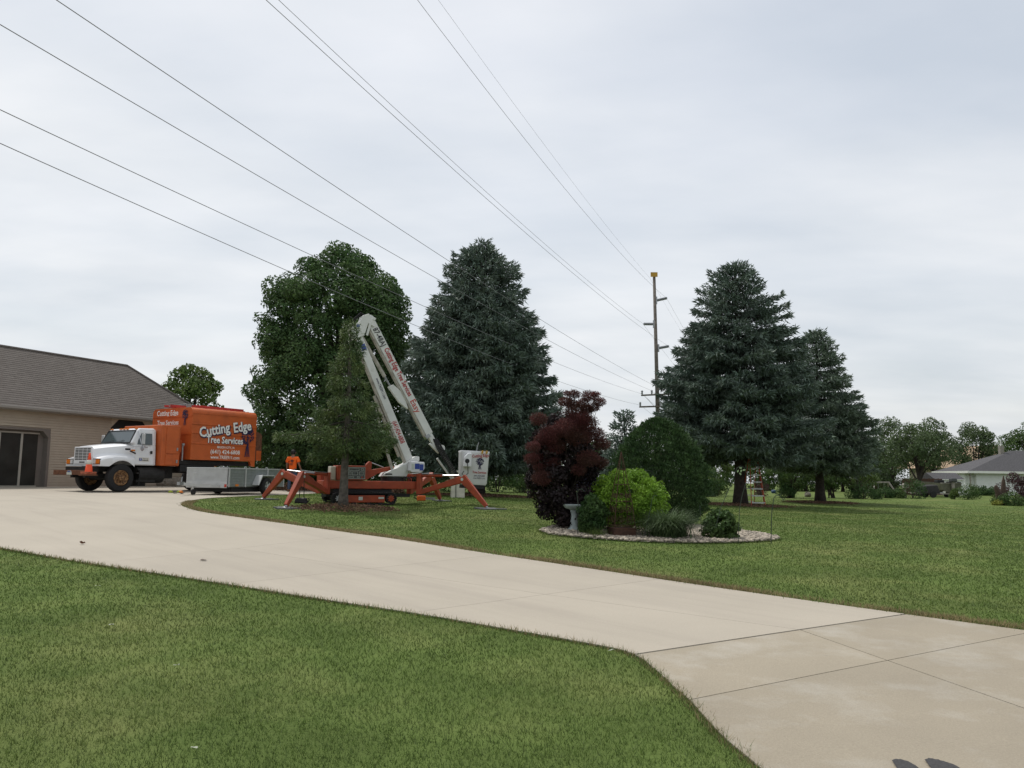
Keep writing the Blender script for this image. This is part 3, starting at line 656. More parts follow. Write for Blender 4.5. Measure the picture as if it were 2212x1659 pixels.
# tool box behind the cab
tb = MB().box((-2.24,-1.30,.98),(-1.44,1.30,2.55)).build('tool_box', 'truck_orange', truck, bevel=.03)
MB().box((-2.17,1.303,1.46),(-1.62,1.325,2.46)).build('locker_door', 'truck_orange', tb, bevel=.01); MB().box((-2.17,1.303,1.02),(-1.62,1.325,1.41)).build('locker_door', 'truck_orange', tb, bevel=.01)
for z in (1.62, 1.15): MB().box((-2.13,1.326,z-.05),(-2.07,1.345,z+.07)).build('latch', 'steel', tb)
MB().tube([(-2.2,1.335,1.5),(-2.2,1.40,1.52),(-2.2,1.40,1.95),(-2.2,1.335,1.97)], .012, 6).build('grab_rail', 'truck_orange', tb)
MB().tube([(-2.45,1.15,1.2),(-2.45,1.15,1.85)], .04, 8).box((-2.5,1.1,1.8),(-2.4,1.2,1.88)).build('exhaust_stub', 'steel', truck)
# chip box with rounded shoulders
BF, BR, BZ0, BZ1, BW = -2.68, -5.80, 1.25, 3.32, 1.34
def section(w, z0, z1, r, k=5):
    p = [(w, z0)]
    for i in range(k+1): t = i/k*math.pi/2; p.append((w-r+r*math.cos(t), z1-r+r*math.sin(t)))
    return p+[(-y, z) for y, z in reversed(p)]
sec = section(BW, BZ0, BZ1, .2); n = len(sec); V = [(BF, y, z) for y, z in sec]+[(BR, y, z) for y, z in sec]
box = MB().add(V, [tuple(range(n)), tuple(range(2*n-1, n-1, -1))]+[(i, i+n, (i+1) % n+n, (i+1) % n) for i in range(n)]).build('chip_box', 'truck_orange', truck)
for t in (.69, .515, .315): MB().box((BR-.0,BW+.001,BZ0+t*2.07-.03),(BF+.0,BW+.028,BZ0+t*2.07+.03)).build('rib', 'truck_orange', box, bevel=.012)
MB().box((BR,BW-.005,BZ1-.235),(BF,BW+.016,BZ1-.205)).build('rib', 'truck_orange', box)
for z in (2.98, 2.27): MB().box((BF+.001,-BW+.03,z-.025),(BF+.022,BW-.03,z+.025)).build('rib', 'truck_orange', box)
MB().box((BR-.02,-BW+.2,BZ1+.001),(BF,BW-.2,BZ1+.012)).build('box_lid', 'truck_orange_top', box)
for k in range(9): MB().box((BF-.3-k*.32,-BW+.22,BZ1+.012),(BF-.26-k*.32,BW-.22,BZ1+.03)).build('roof_slat', 'truck_orange_top', box)
for s in (1, -1): MB().prism([(BR,BZ0),(BR+.25,BZ0),(BR+.18,BZ0-.18),(BR+.04,BZ0-.22),(BR,BZ0-.22)], min(s*1.2,s*1.33), max(s*1.2,s*1.33)).build('tail_bracket', 'truck_orange', box)
tg = MB().box((BR-.42,BW-.2,1.30),(BR-.06,BW-.12,2.35)).prism([(BR-.06,2.35),(BR-.42,2.35),(BR-.36,2.46),(BR-.06,2.55)], BW-.2, BW-.12).build('tail_gate', 'rust_brown', truck, bevel=.01)
MB().box((BR-.40,BW-.118,1.30),(BR-.14,BW-.105,1.72)).build('tail_patch', 'truck_orange', tg)
# writing on the box
Lx = lambda s: BF+(BR-BF)*s
Lz = lambda t: BZ0+2.07*t
up = Vector((-.985, 0, .17))
def flank(txt, s, t, size, m, bold, sx, dirx=(-1, 0, 0), off=0., yoff=.030, width=None): return text_obj(txt, size, m, box, frame((Lx(s)+off, BW+yoff, Lz(t)-off*.0), dirx, (0, 0, 1)), bold=bold, sx=sx, width=width)
for txt, s, t in (('C',.145,.535),('u',.215,.54),('t',.275,.575),('t',.325,.585),('i',.372,.595),('n',.43,.60),('g',.51,.61)):
    pass
flank('Cutting', .335, .585, .56, 'text_navy', .052, .80, (-.975,0,.21), off=-.03, yoff=.0295, width=1.50).location.z -= .03
flank('Cutting', .335, .585, .56, 'text_white', .024, .80, (-.975,0,.21), yoff=.031, width=1.45)
flank('Edge', .765, .685, .56, 'text_navy', .052, .80, (-.985,0,.17), off=-.03, yoff=.0295, width=.94).location.z -= .03
flank('Edge', .765, .685, .56, 'text_white', .024, .80, (-.985,0,.17), yoff=.031, width=.89)
flank('Tree Services', .50, .395, .385, 'text_navy', .045, .78, off=-.015, width=1.80).location.z -= .015
flank('Tree Services', .50, .395, .385, 'text_white', .024, .78, yoff=.032, width=1.77)
flank('MASON CITY, IA', .525, .258, .135, 'text_white', .008, .9, yoff=.004, width=.84); flank('(641) 424-6808', .52, .165, .23, 'text_white', .014, .88, yoff=.004, width=1.42); flank('www.TREE911.com', .52, .06, .19, 'text_white', .012, .9, yoff=.004, width=1.40)
tree_emblem(box, frame((Lx(.86), BW+.0285, Lz(.09)), (-1,0,0), (0,0,1)), .66, 1.35, 'text_navy', seed=5)
MF = lambda y, z: frame((BF+.004, y, z), (0, 1, 0), (0, 0, 1))
text_obj('Cutting Edge', .30, 'text_white', box, MF(-.33,3.13), bold=.022, width=1.45); text_obj('Tree Services', .27, 'text_white', box, MF(-.28,2.74), bold=.022, width=1.45)
tree_emblem(box, frame((BF+.024, .88, 2.62), (0,1,0), (0,0,1)), .42, .62, 'text_navy', seed=8)
bpy.context.view_layer.update(); TM = truck.matrix_world.copy()
def w_(p, M_=None): return (M_ or TM)@Vector(p)

# ---- ladder lying on the box roof
el = empty('extension_ladder', w_((BF+.05,-.15,BZ1+.035)), TYAW, 'red fibreglass extension ladder lying on the orange box roof', 'ladder')
for y in (-.2, .2): MB().box((-3.55,y-.018,.02),(.1,y+.018,.11)).build('rail', 'ladder_red', el, bevel=.006)
for y in (-.155, .155): MB().box((-3.5,y-.014,.115),(-1.0,y+.014,.19)).build('fly_rail', 'ladder_red', el, bevel=.006)
for k in range(12): MB().tube([(-.1-k*.3,-.2,.065),(-.1-k*.3,.2,.065)], .016, 6).build('rung', 'aluminium', el)
MB().box((-.85,-.24,.015),(-.6,.24,.2)).build('rung_lock', 'steel', el, bevel=.01)
# ---- cones standing on the bumper end
for k in range(2):
    c = empty('traffic_cone', w_((1.12,.93,.62+k*.055)), TYAW+R(8*k), ('orange traffic cone with white collar at the top of the bumper stack', 'flattened lower cone base under the orange cone on the bumper')[1-k], 'cone', 'cones stacked on the truck bumper')
    MB().box((-.19,-.19,0),(.19,.19,.035)).build('base', 'cone_base', c, bevel=.01)
    MB().lathe([(.135,.03),(.125,.05),(.095,.30)], 20).build('lower_body', 'cone_orange', c, smooth=True)
    if k == 1:
        MB().lathe([(.095,.30),(.068,.46)], 20).build('collar', 'cone_white', c, smooth=True); MB().lathe([(.068,.46),(.03,.70),(.02,.71)], 20).build('tip', 'cone_orange', c, smooth=True)
MBk = MB().box((.92,.68,.575),(1.34,1.18,.615)).build('cone_shelf', 'rust_brown', truck)

# ================================================================ aluminium trailer
RX, RY = -10.57, 28.88; RYAW = R(90-197.37)                                 # forward (sin,cos)(197.4)
tr = empty('utility_trailer', (RX, RY, g(RX, RY)+.012), RYAW, 'open aluminium utility trailer with solid ribbed sides', 'trailer')
W2, LT, Z0, Z1 = .835, 3.44, .27, .92
MB().box((-LT,-W2,Z0),(0,W2,Z0+.06)).build('deck', 'steel', tr)
def ribbed(name, p0, dx, length, z0, z1, m, parent, n=11):
    """horizontal ribbed panel standing on the line p0 + dx*t"""
    mb = MB(); dx = Vector(dx).normalized(); nr = Vector((dx.y, -dx.x, 0)); p0 = Vector(p0); h = (z1-z0)/n; pts = []
    for i in range(n):
        z = z0+i*h; pts += [(0.0, z), (.012, z+h*.15), (.012, z+h*.8), (0., z+h*.95)]
    pts.append((0., z1)); k = len(pts)
    V = [p0+nr*o+Vector((0,0,z)) for o, z in pts]+[p0+dx*length+nr*o+Vector((0,0,z)) for o, z in pts]+[p0-nr*.02+Vector((0,0,z0)), p0-nr*.02+Vector((0,0,z1)), p0+dx*length-nr*.02+Vector((0,0,z0)), p0+dx*length-nr*.02+Vector((0,0,z1))]
    F_ = [(i, i+1, k+i+1, k+i) for i in range(k-1)]+[(2*k, 2*k+2, 2*k+3, 2*k+1), (k-1, 2*k-1, 2*k+3, 2*k+1)]
    return mb.add(V, F_).build(name, m, parent)
ribbed('front_panel', (0,-W2,0), (0,1,0), 2*W2, Z0+.2, Z1, 'aluminium', tr)
MB().box((.001,-W2,Z0-.03),(.03,W2,Z0+.2)).build('gravel_guard', 'aluminium', tr, bevel=.006)
posts = (-.06,-1.0,-2.35,-LT+.03)
for a, b in zip(posts[:-1], posts[1:]): ribbed('side_panel', (a,W2,0), (-1,0,0), a-b, Z0+.03, Z1-.02, 'aluminium_dark', tr); ribbed('side_panel', (b,-W2,0), (1,0,0), a-b, Z0+.03, Z1-.02, 'aluminium_dark', tr)  # side panels in darker metal, their shade put into the colour
for x in posts:
    for s in (1, -1): MB().box((x-.03,min(s*W2,s*(W2+.03))+(.013*s),Z0),(x+.03,max(s*W2,s*(W2+.03))+.013*s,Z1)).build('post', 'aluminium', tr, bevel=.005)
for s in (1, -1): MB().box((-LT,s*W2-.03,Z1-.018),(0,s*W2+.03,Z1+.02)).build('top_rail', 'aluminium', tr, bevel=.006)
MB().box((-.03,-W2,Z1-.018),(.03,W2,Z1+.021)).build('top_rail', 'aluminium', tr, bevel=.006)
for x in (-1.0,-1.7,-2.3): MB().tube([(x-.05,W2,Z1+.02),(x-.04,W2,Z1+.06),(x+.04,W2,Z1+.06),(x+.05,W2,Z1+.02)], .014, 6).build('tie_loop', 'aluminium', tr)
MB().beam((0,-.55,Z0+.02),(1.25,-.03,Z0+.1),.06,.09).beam((0,.55,Z0+.02),(1.25,.03,Z0+.1),.06,.09).build('tongue', 'aluminium', tr)
MB().box((1.2,-.06,Z0+.06),(1.45,.06,Z0+.17)).tube([(1.3,0,Z0+.17),(1.28,0,Z0+.34)], .02, 6).build('coupler', 'steel', tr)
jk = MB().tube([(.72,.0,.16),(.72,.0,.78)], .028, 8).tube([(.72,0,.74),(.72,.14,.74)], .012, 6).build('jack', 'aluminium', tr)
MB().lathe([(.03,-.03),(.1,-.03),(.1,.03),(.03,.03)], 18, c=(.72,.03,.1), axis='y').build('jack_wheel', 'rubber', jk); MB().box((.66,-.02,.1),(.78,.0,.24)).build('jack_fork', 'cone_white', jk)
for s in (1, -1):
    wheel(tr, (-2.0,s*(W2+.19),.30), .30, .19, 'steel', s, rim_r=.62, spokes=5)
    y0, y1 = sorted((s*(W2+.015), s*(W2+.30)))
    MB().prism([(-2.52,.34),(-2.36,.66),(-1.66,.66),(-1.44,.34),(-1.40,.34),(-1.63,.70),(-2.39,.70),(-2.56,.34)], y0, y1).build('fender', 'aluminium', tr, bevel=.008)
MB().box((.03,W2-.08,Z0+.0),(.05,W2-.0,Z0+.1)).build('reflector', 'lamp_red', tr); MB().box((-.62,W2+.014,Z0+.03),(-.44,W2+.022,Z0+.1)).build('reflector', 'lamp_amber', tr)
MB().box((-2.6,-.75,.1),(-.35,.75,.26)).build('underframe', 'black', tr)
# ================================================================ spider lift
LX, LY, LYAW = -4.23, 25.5, R(25); LZ = g(LX, LY)
lift = empty('spider_lift', (LX, LY, LZ), LYAW, 'tracked orange spider lift with folded white boom and outriggers spread', 'lift')
_lc, _ls = math.cos(LYAW), math.sin(LYAW)
def toL(p):
    x, y = p[0]-LX, p[1]-LY; return Vector((x*_lc+y*_ls, -x*_ls+y*_lc, p[2]-LZ))
def LP(u, v, ly):                                            # point of a sight line at depth ly in the lift's own frame
    d = ray(u, v); ex, ey = -LX, -LY
    oy = -ex*_ls+ey*_lc; dy = -d[0]*_ls+d[1]*_lc; t = (ly-oy)/dy
    return toL(EYE+d*t)
def lg(x, y): return g(LX+x*_lc-y*_ls, LY+x*_ls+y*_lc)-LZ     # ground height in the lift's frame
MB().box((-1.62,-.40,.44),(1.40,.40,.68)).build('chassis', 'lift_orange', lift, bevel=.02)
MB().box((-1.3,-.34,.28),(.5,.34,.437)).build('undercarriage', 'black', lift); MB().box((-1.5,-.3,.20),(1.1,.3,.3)).build('belly', 'underbody', lift)
def stadium(x0, x1, r, zc, k=10):
    p = []
    for i in range(k+1): t = -math.pi/2+math.pi*i/k; p.append((x1-r+r*math.cos(t), zc+r*math.sin(t)))
    for i in range(k+1): t = math.pi/2+math.pi*i/k; p.append((x0+r+r*math.cos(t), zc+r*math.sin(t)))
    return p
for s in (-1, 1):
    y0, y1 = sorted((s*.46, s*.74)); zg = lg(-.43, s*.6)
    tk = empty('track', (0, 0, zg)); tk.parent = lift
    belt = MB(); o = stadium(-1.40,.54,.178,.180); i_ = stadium(-1.375,.515,.153,.180); n = len(o)
    V = [(x, y0, z) for x, z in o]+[(x, y1, z) for x, z in o]+[(x, y0, z) for x, z in i_]+[(x, y1, z) for x, z in i_]; Fs = []
    for k in range(n):
        j = (k+1) % n; Fs += [(k, j, n+j, n+k), (2*n+k, 3*n+k, 3*n+j, 2*n+j), (k, 2*n+k, 2*n+j, j), (n+k, n+j, 3*n+j, 3*n+k)]
    belt.add(V, Fs); per = np.array([(x, z) for x, z in stadium(-1.41,.55,.188,.180, 24)])
    seg = np.r_[per, per[:1]]; dl = np.r_[0, np.cumsum(np.linalg.norm(np.diff(seg, axis=0), axis=1))]
    for q in np.arange(0, dl[-1], .075):
        x = np.interp(q, dl, seg[:, 0]); z = np.interp(q, dl, seg[:, 1]); x2 = np.interp((q+.01) % dl[-1], dl, seg[:, 0]); z2 = np.interp((q+.01) % dl[-1], dl, seg[:, 1])
        d = Vector((x2-x, 0, z2-z)).normalized(); belt.beam(Vector((x, y0-.0, z))-d*.015, Vector((x, y0, z))+d*.015, .012, .012) if False else belt.beam((x, y0+.004, z), (x, y1-.004, z), .03, .02, up=(d.z, 0, -d.x))
    belt.build('belt', 'rubber', tk)
    MB().box((-1.05,y0+.02,.06),(.18,y1-.02,.275)).build('side_frame', 'lift_orange', tk, bevel=.015)
    f = s*.75
    for xx, m_ in ((-1.22,'steel'),(.36,'lift_orange')):
        h = MB().lathe([(.14,-.1),(.14,.1),(.12,.105),(.05,.11),(.02,.112)], 20, c=(xx, s*.62, .18), axis='y').build('sprocket', 'underbody', tk); h2 = MB()
        for k in range(8):
            a = k*math.pi/4; h2.beam((xx, f, .18), (xx+.10*math.cos(a), f, .18+.10*math.sin(a)), .03, .025, up=(0, 1, 0))
        h2.lathe([(.07,-.012),(.07,.012)], 14, c=(xx, f, .18), axis='y'); h2.build('hub', m_, h)
    for xx in (-.75,-.30,.05): MB().lathe([(.07,-.11),(.07,.11)], 14, c=(xx, s*.6, .065), axis='y').build('road_wheel', 'underbody', tk)
    if s < 0:
        MB().box((-.62,y0+.012,.13),(-.50,y0+.019,.23)).build('decal', 'sticker_pale', tk); MB().box((-.02,y0+.012,.17),(.15,y0+.019,.225)).build('decal', 'sticker_pale', tk)
# outriggers
def outrigger(sx, sy, t=.64, kz=.80):
    pv = Vector((1.38 if sx > 0 else -1.56, sy*.52, .36)); ft = Vector((sx*2.94, sy*2.015, 0)); ft.z = lg(ft.x, ft.y)+.04
    kn = pv.lerp(ft, t); kn.z = kz+ft.z*.6
    d = (Vector((ft.x, ft.y, 0))-Vector((pv.x, pv.y, 0))).normalized()
    arm = MB(); mid = pv.lerp(kn, .62); mid.z -= .02
    arm.beam(pv, mid+Vector((0,0,.02)), .13, .15, .13, .17); arm.beam(mid-d*.02+Vector((0,0,.02)), kn-d*.06+Vector((0,0,-.01)), .135, .19, .135, .22)
    arm.box((-.075,-.075,-.02),(.075,.075,.62), Matrix.Translation(pv+Vector((-d.x*.06,-d.y*.06,-.06)))@Matrix.Rotation(math.atan2(d.y, d.x), 4, 'Z'))
    o = arm.build('outrigger', 'lift_orange', lift, bevel=.015)
    leg = MB().beam(kn+d*-.03+Vector((0,0,.06)), ft+Vector((0,0,.03)), .15, .25, .10, .11, up=d).build('lower_leg', 'lift_orange', o, bevel=.012)
    lo = (ft-kn).normalized(); out = (d-lo*d.dot(lo)).normalized()
    MB().beam(kn+out*.130+lo*.08, ft+out*.062-lo*.08, .07, .006, .05, .006, up=out).build('ladder_strip', 'cone_base' if sx > 0 else 'sticker_tan', leg)
    MB().lathe([(.06,0),(.11,.0),(.10,.03),(.05,.05),(.04,.09)], 14, c=(ft.x, ft.y, ft.z-.05)).build('foot', 'steel', leg)
    top = pv+Vector((0,0,.50)); ke = kn-d*.14+Vector((0,0,.11)); q = top.lerp(ke, .56)
    MB().tube([top, q], .045, 10).build('ram_body', 'lift_orange', o); MB().tube([q, ke], .026, 10).build('ram_rod', 'chrome', o)
    MB().beam(top+Vector((0,0,.055)), q+Vector((0,0,.055)), .11, .012).build('ram_cover', 'aluminium_dark', o)
    sd = Vector((-d.y, d.x, 0)); sd = sd if sd.dot(Vector((0,-1,0))) > 0 else -sd
    MB().lathe([(.045,0),(.045,.006)], 16).build('round_decal', 'sticker_pale', o).matrix_basis = Matrix.Translation(kn+sd*.078+Vector((0,0,.0)))@sd.to_track_quat('Z', 'Y').to_matrix().to_4x4()
    pad = empty('outrigger_pad', (0,0,0)); return ft, pad
mat('sticker_tan', (.50,.27,.12), .6, var=.2, vscale=20)
pad_lab = {(-1,-1):'grey mat under the ladder-striped orange outrigger foot nearest the drive', (1,-1):'grey mat under the orange outrigger foot nearest the garden bed', (-1,1):'grey mat under the outrigger foot beside the aluminium trailer', (1,1):'grey mat under the far outrigger foot by the white bucket'}
for sx in (-1, 1):
    for sy in (-1, 1):
        ft, pad = outrigger(sx, sy)
        bpy.data.objects.remove(pad)
        wx, wy = LX+ft.x*_lc-ft.y*_ls, LY+ft.x*_ls+ft.y*_lc; r_ = random.Random(sx*3+sy); pts = []
        for k in range(22):
            a = 2*math.pi*k/22; q = (.40 if sy < 0 else .32)*r_.uniform(.6, 1.2); x, y = wx+.05+q*1.2*math.cos(a), wy+q*.8*math.sin(a); pts.append((x, y, g(x, y)+.022))
        mb = MB(); mb.add([(p[0], p[1], p[2]) for p in pts]+[(p[0], p[1], p[2]-.05) for p in pts], [tuple(range(22))]+[(k, (k+1) % 22, (k+1) % 22+22, k+22) for k in range(22)])
        o = mb.build('outrigger_mat', 'pad_grey'); tag(o, pad_lab[(sx, sy)], 'mat', 'mats under the outriggers')
# control cabinet
cbx = MB().box((-1.22,-.44,.70),(-.34,.15,1.13)).build('control_cabinet', 'lift_orange', lift, bevel=.015)
pn = MB().box((-.90,-.447,.73),(-.37,-.441,1.09)).build('control_panel', 'pad_grey', cbx)
lines = MB()
def orect(x0, z0, x1, z1, w=.008, y=-.4505):
    lines.box((x0,y,z0),(x1,y+.002,z0+w)).box((x0,y,z1-w),(x1,y+.002,z1)).box((x0,y,z0+w),(x0+w,y+.002,z1-w)).box((x1-w,y,z0+w),(x1,y+.002,z1-w))
for q in ((-.89,.74,-.38,1.08),(-.87,.98,-.56,1.06),(-.50,.99,-.42,1.05),(-.87,.85,-.80,.95),(-.77,.85,-.60,.95),(-.55,.85,-.43,.95),(-.87,.76,-.72,.81),(-.62,.76,-.55,.81)): orect(*q)
lines.build('panel_outlines', 'sticker_pale', pn); MB().lathe([(.022,-.46),(.022,-.44)], 12, c=(-.47,0,.785), axis='y').build('stop_button', 'lamp_red', pn)
MB().box((-1.40,-.36,.70),(-1.235,.0,1.10)).build('side_tank', 'cabinet', lift, bevel=.02)
MB().prism([(-.28,.70),(-.26,1.18),(-.16,1.28),(-.08,1.24),(-.10,1.02),(.35,1.10),(.62,1.14),(.62,1.05),(.1,.90),(-.18,.74)], -.12, .02).build('boom_cradle', 'lift_orange', lift, bevel=.012)
MB().tube([(-.10,-.05,1.24),(.30,-.05,1.10)], .018, 6).build('cradle_ram', 'chrome', lift)
# turret
MB().lathe([(.36,.69),(.36,.80),(.30,.81)], 24, c=(.62,0,0)).build('slew_ring', 'black', lift)
tur = MB().prism([(.22,.82),(.30,.93),(.95,1.23),(1.25,1.46),(1.40,1.45),(1.40,1.32),(1.16,1.20),(1.0,.82)], -.24, .24).build('turret', 'boom_white', lift, bevel=.02)
MB().prism([(.20,.83),(.26,.90),(.98,1.22),(1.02,1.06),(.86,.83)], -.262, -.241).build('turret_cheek', 'boom_white', tur, bevel=.008)
MB().box((.30,-.27,.875),(.52,-.263,.915)).build('turret_slot', 'black', tur)
tcb = MB().prism([(1.00,1.0),(1.10,.95),(1.42,.97),(1.50,1.06),(1.50,1.28),(1.02,1.30)], -.46, -.265).build('turret_console', 'bucket_white', tur, bevel=.03)
MB().box((1.18,-.467,1.06),(1.33,-.461,1.23)).build('blue_notice', 'sticker_blue', tcb); MB().box((1.335,-.467,1.02),(1.46,-.461,1.21)).build('blue_notice', 'sticker_blue', tcb); MB().box((1.08,-.467,1.05),(1.16,-.461,1.22)).build('pale_notice', 'sticker_pale', tcb)
hs = MB()
for k in range(6): hs.tube([(.9+k*.07,-.28,.82),(.92+k*.075,-.36,.74+.03*(k % 2)),(.95+k*.07,-.3,.66)], .022, 6)
hs.build('hoses', 'black', lift)
# booms
b0 = LP(886, 1002, 0); b1 = LP(771, 722, 0); e0 = LP(797, 690, 0); e1 = LP(926, 938, 0)
bd_ = (b1-b0).normalized()
low_b = MB().beam(b0, b1, .22, .29, .22, .26, up=(0, 1, 0)) if False else MB().beam(b0, b1, .245, .21, .225, .21, up=(0, 1, 0))
lb = low_b.build('lower_boom', 'boom_white', lift, bevel=.012)
pr = Vector((-bd_.z, 0, bd_.x)); pr = pr if pr.x < 0 else -pr               # towards the under side
MB().beam(b0+pr*.145+bd_*.1, b1+pr*.145-bd_*.25, .06, .17, up=(0, 1, 0)).build('lower_tray', 'grimy_white', lb)
MB().tube([b0+pr*.24+bd_*.35, b0+pr*.24+bd_*2.4], .05, 10).build('boom_ram', 'grimy_white', lb)
MB().beam(LP(845,1018,.0)+Vector((0,-.16,0)), LP(825,950,0)+Vector((0,-.16,0)), .085, .05, up=(0, 1, 0)).beam(LP(825,950,0)+Vector((0,-.16,0)), LP(808,880,0)+Vector((0,-.16,0)), .07, .04, up=(0, 1, 0)).build('lift_link', 'grimy_white', lift, bevel=.006)
MB().beam(b1-bd_*.12, b1-bd_*.02, .36, .28, up=(0, 1, 0)).build('boom_collar', 'boom_white', lb, bevel=.01)
kp = [LP(u, v, 0) for u, v in ((752,712),(758,727),(786,722),(793,700),(806,708),(803,690),(794,679),(780,684),(776,694),(764,704))]
MB().prism([(p.x, p.z) for p in kp], -.15, .15).build('knuckle', 'boom_white', lift, bevel=.012)
MB().lathe([(.055,-.157),(.055,-.15)], 14, c=(LP(771,706,0).x,0,LP(771,706,0).z), axis='y').build('pivot_cap', 'sticker_blue', lift)
ed = (e1-e0).normalized(); px = Vector((-ed.z, 0, ed.x)); px = px if px.x > 0 else -px      # up-right normal of the upper boom
MB().beam(e0-ed*.06, e1, .265, .2, .24, .2, up=(0, 1, 0)).build('upper_boom', 'boom_white', lift, bevel=.012)
ub = lift.children[-1]
MB().beam(e0-px*.165+ed*.35, e1-px*.155, .055, .17, up=(0, 1, 0)).build('upper_tray', 'grimy_white', ub)
MB().beam(e0+px*.05-ed*.08, e0+px*.15+ed*.10, .09, .24, up=(0, 1, 0)).build('boom_head', 'boom_white', ub, bevel=.01)
r0 = LP(781, 727, 0)+Vector((0,-.0,0)); r1 = LP(845, 838, 0); q = r0.lerp(r1, .78)
MB().tube([r0, q], .058, 10).build('ram_body', 'grimy_white', ub); MB().tube([q, r1], .03, 8).build('ram_rod', 'steel', ub)
MB().prism([(p.x, p.z) for p in [LP(u, v, 0) for u, v in ((838,836),(848,831),(872,852),(880,884),(862,870))]], -.07, .07).build('ram_lug', 'boom_white', ub)
MB().beam(LP(801,689,0)+Vector((0,-.14,0)), LP(790,726,0)+Vector((0,-.14,0)), .07, .03, up=(0, 1, 0)).build('link_arm', 'boom_white', ub, bevel=.006)
hz_ = MB()
for k in range(4): hz_.tube([LP(757+k,716,0)+Vector((0,-.05+.04*k,0)), LP(762+k*2,690,0)+Vector((0,-.05+.04*k,0)), LP(778+k*2,676+k,0)+Vector((0,-.05+.04*k,0)), LP(792+k,684,0)+Vector((0,-.05+.04*k,0))], .02, 6)
hz_.build('hose_loop', 'black', lift)
def boomtext(txt, a, d, pn_, along, across, size, m, bold, sx, parent): return text_obj(txt, size, m, parent, frame(a+d*along+pn_*across+Vector((0,-.1085,0)), d, pn_), bold=bold, width=sx)
UL = (e1-e0).length
boomtext('87-48AJ', e0, ed, px, UL*.155, .0, .24, 'text_black', .012, UL*.15, ub); boomtext('Cutting Edge Tree Services', e0, ed, px, UL*.46, .02, .23, 'text_red', .018, UL*.41, ub); boomtext('Easy', e0, ed, px, UL*.755, .0, .27, 'lamp_red', .006, UL*.105, ub)
bx = Vector((bd_.x, 0, bd_.z))*-1; py = -pr
LL = (b1-b0).length
boomtext('(641)424-6808', b1, bx, py, LL*.755, .0, .21, 'text_red', .02, LL*.17, lb); boomtext('www.TREE911.com', b1, bx, py, LL*.42, .02, .12, 'text_navy', .01, LL*.16, lb); MB().beam(b1+bx*.35+Vector((0,-.1075,0)), b1+bx*.55+Vector((0,-.1075,0)), .16, .003, up=(0, 1, 0)).build('boom_decal', 'sticker_blue', lb)
# jib, hoses and basket
j0 = LP(926,944,0); j1 = LP(945,970,0); j2 = LP(951,972,-.05); j3 = LP(996,1040,-.05)
MB().beam(e1-ed*.05, j1, .17, .17, .15, .15, up=(0, 1, 0)).beam(LP(928,958,0), LP(948,978,0), .07, .12, up=(0, 1, 0)).build('boom_tip', 'boom_white', ub, bevel=.01)
MB().beam(e1-ed*.02-px*.1, e1+ed*.09-px*.08, .16, .24, up=(0, 1, 0)).build('tip_sleeve', 'steel', ub, bevel=.01)
jib = MB().beam(j2, j3, .07, .09, up=(0, 1, 0)).beam(LP(944,990,.06), LP(981,1042,.06), .06, .06, up=(0, 1, 0)).build('jib', 'boom_white', lift, bevel=.006)
MB().lathe([(.10,-.07),(.10,.07),(.07,.075)], 16, c=(LP(953,968,0).x,-.02,LP(953,968,0).z), axis='y').build('jib_pivot', 'boom_white', jib)
jh = MB()
for k in range(5): jh.tube([LP(936+k*2,948,-.08), LP(944+k*3,968,-.12), LP(960+k*3,996,-.1), LP(978+k*3,1026,-.1), LP(990+k*2,1042,-.12)], .018, 6)
jh.build('jib_hoses', 'black', jib)
bc = LP(1020, 1047, 0); bk = empty('bucket', (bc.x, bc.y, bc.z)); bk.parent = lift; bk.rotation_euler = (0, R(2), R(-14))
def tub(): 
    mb = MB(); V = []; Fs = []; n = 0
    lv = [(.0,.40,.32),(.06,.43,.35),(1.0,.455,.375),(1.06,.47,.39),(1.08,.46,.38),(1.08,.42,.34),(.9,.42,.34)]
    for z, a, b in lv:
        r = .07
        for cx_, cy_, t0 in ((a-r,b-r,0),(-a+r,b-r,90),(-a+r,-b+r,180),(a-r,-b+r,270)):
            for k in range(4): t = R(t0+k*30); V.append((cx_+r*math.cos(t), cy_+r*math.sin(t), z))
    m_ = 16
    for i in range(len(lv)-1):
        for k in range(m_): Fs.append((i*m_+k, i*m_+(k+1) % m_, (i+1)*m_+(k+1) % m_, (i+1)*m_+k))
    Fs.append(tuple(range(m_-1, -1, -1))); Fs.append(tuple((len(lv)-1)*m_+k for k in range(m_)))
    return mb.add(V, Fs)
tubo = tub().build('tub', 'bucket_white', bk, smooth=True); md = tubo.modifiers.new('e', 'EDGE_SPLIT'); md.split_angle = R(50)
fy = lambda z: -(.35+.025*z)-.012
cov = MB().prism([(-.38,.55),(-.14,.55),(-.14,1.0),(-.26,1.0),(-.38,.86)], -.56, -.365).build('control_cover', 'bucket_white', bk, bevel=.03)
MB().lathe([(.06,-.568),(.075,-.562),(.04,-.57)], 16, c=(-.28,0,.74), axis='y').build('cover_port', 'black', cov)
MB().tube([(-.28,-.57,.72),(-.26,-.62,.55),(-.24,-.60,.35),(-.34,-.56,.27),(-.42,-.5,.32),(-.36,-.5,.42)], .013, 6).build('cable', 'black', cov)
BT = lambda x, z: frame((x, -(.35+.027*z)-.016, z), (1, 0, 0), (0, -.02, 1))
text_obj('Cutting Edge', .135, 'text_red', bk, frame((.165,-.40,.93), (.99,0,.10), (0,0,1)), bold=.012, sx=.78); tree_emblem(bk, BT(.16,.50), .27, .36, 'text_navy', seed=4)
text_obj('Tree Services', .105, 'text_red', bk, BT(.16,.40), bold=.012, sx=.78); text_obj('(641) 424-6808', .065, 'text_navy', bk, BT(.16,.29), bold=.006, sx=.85); text_obj('www.TREE911.com', .06, 'text_navy', bk, BT(.16,.215), bold=.006, sx=.8)
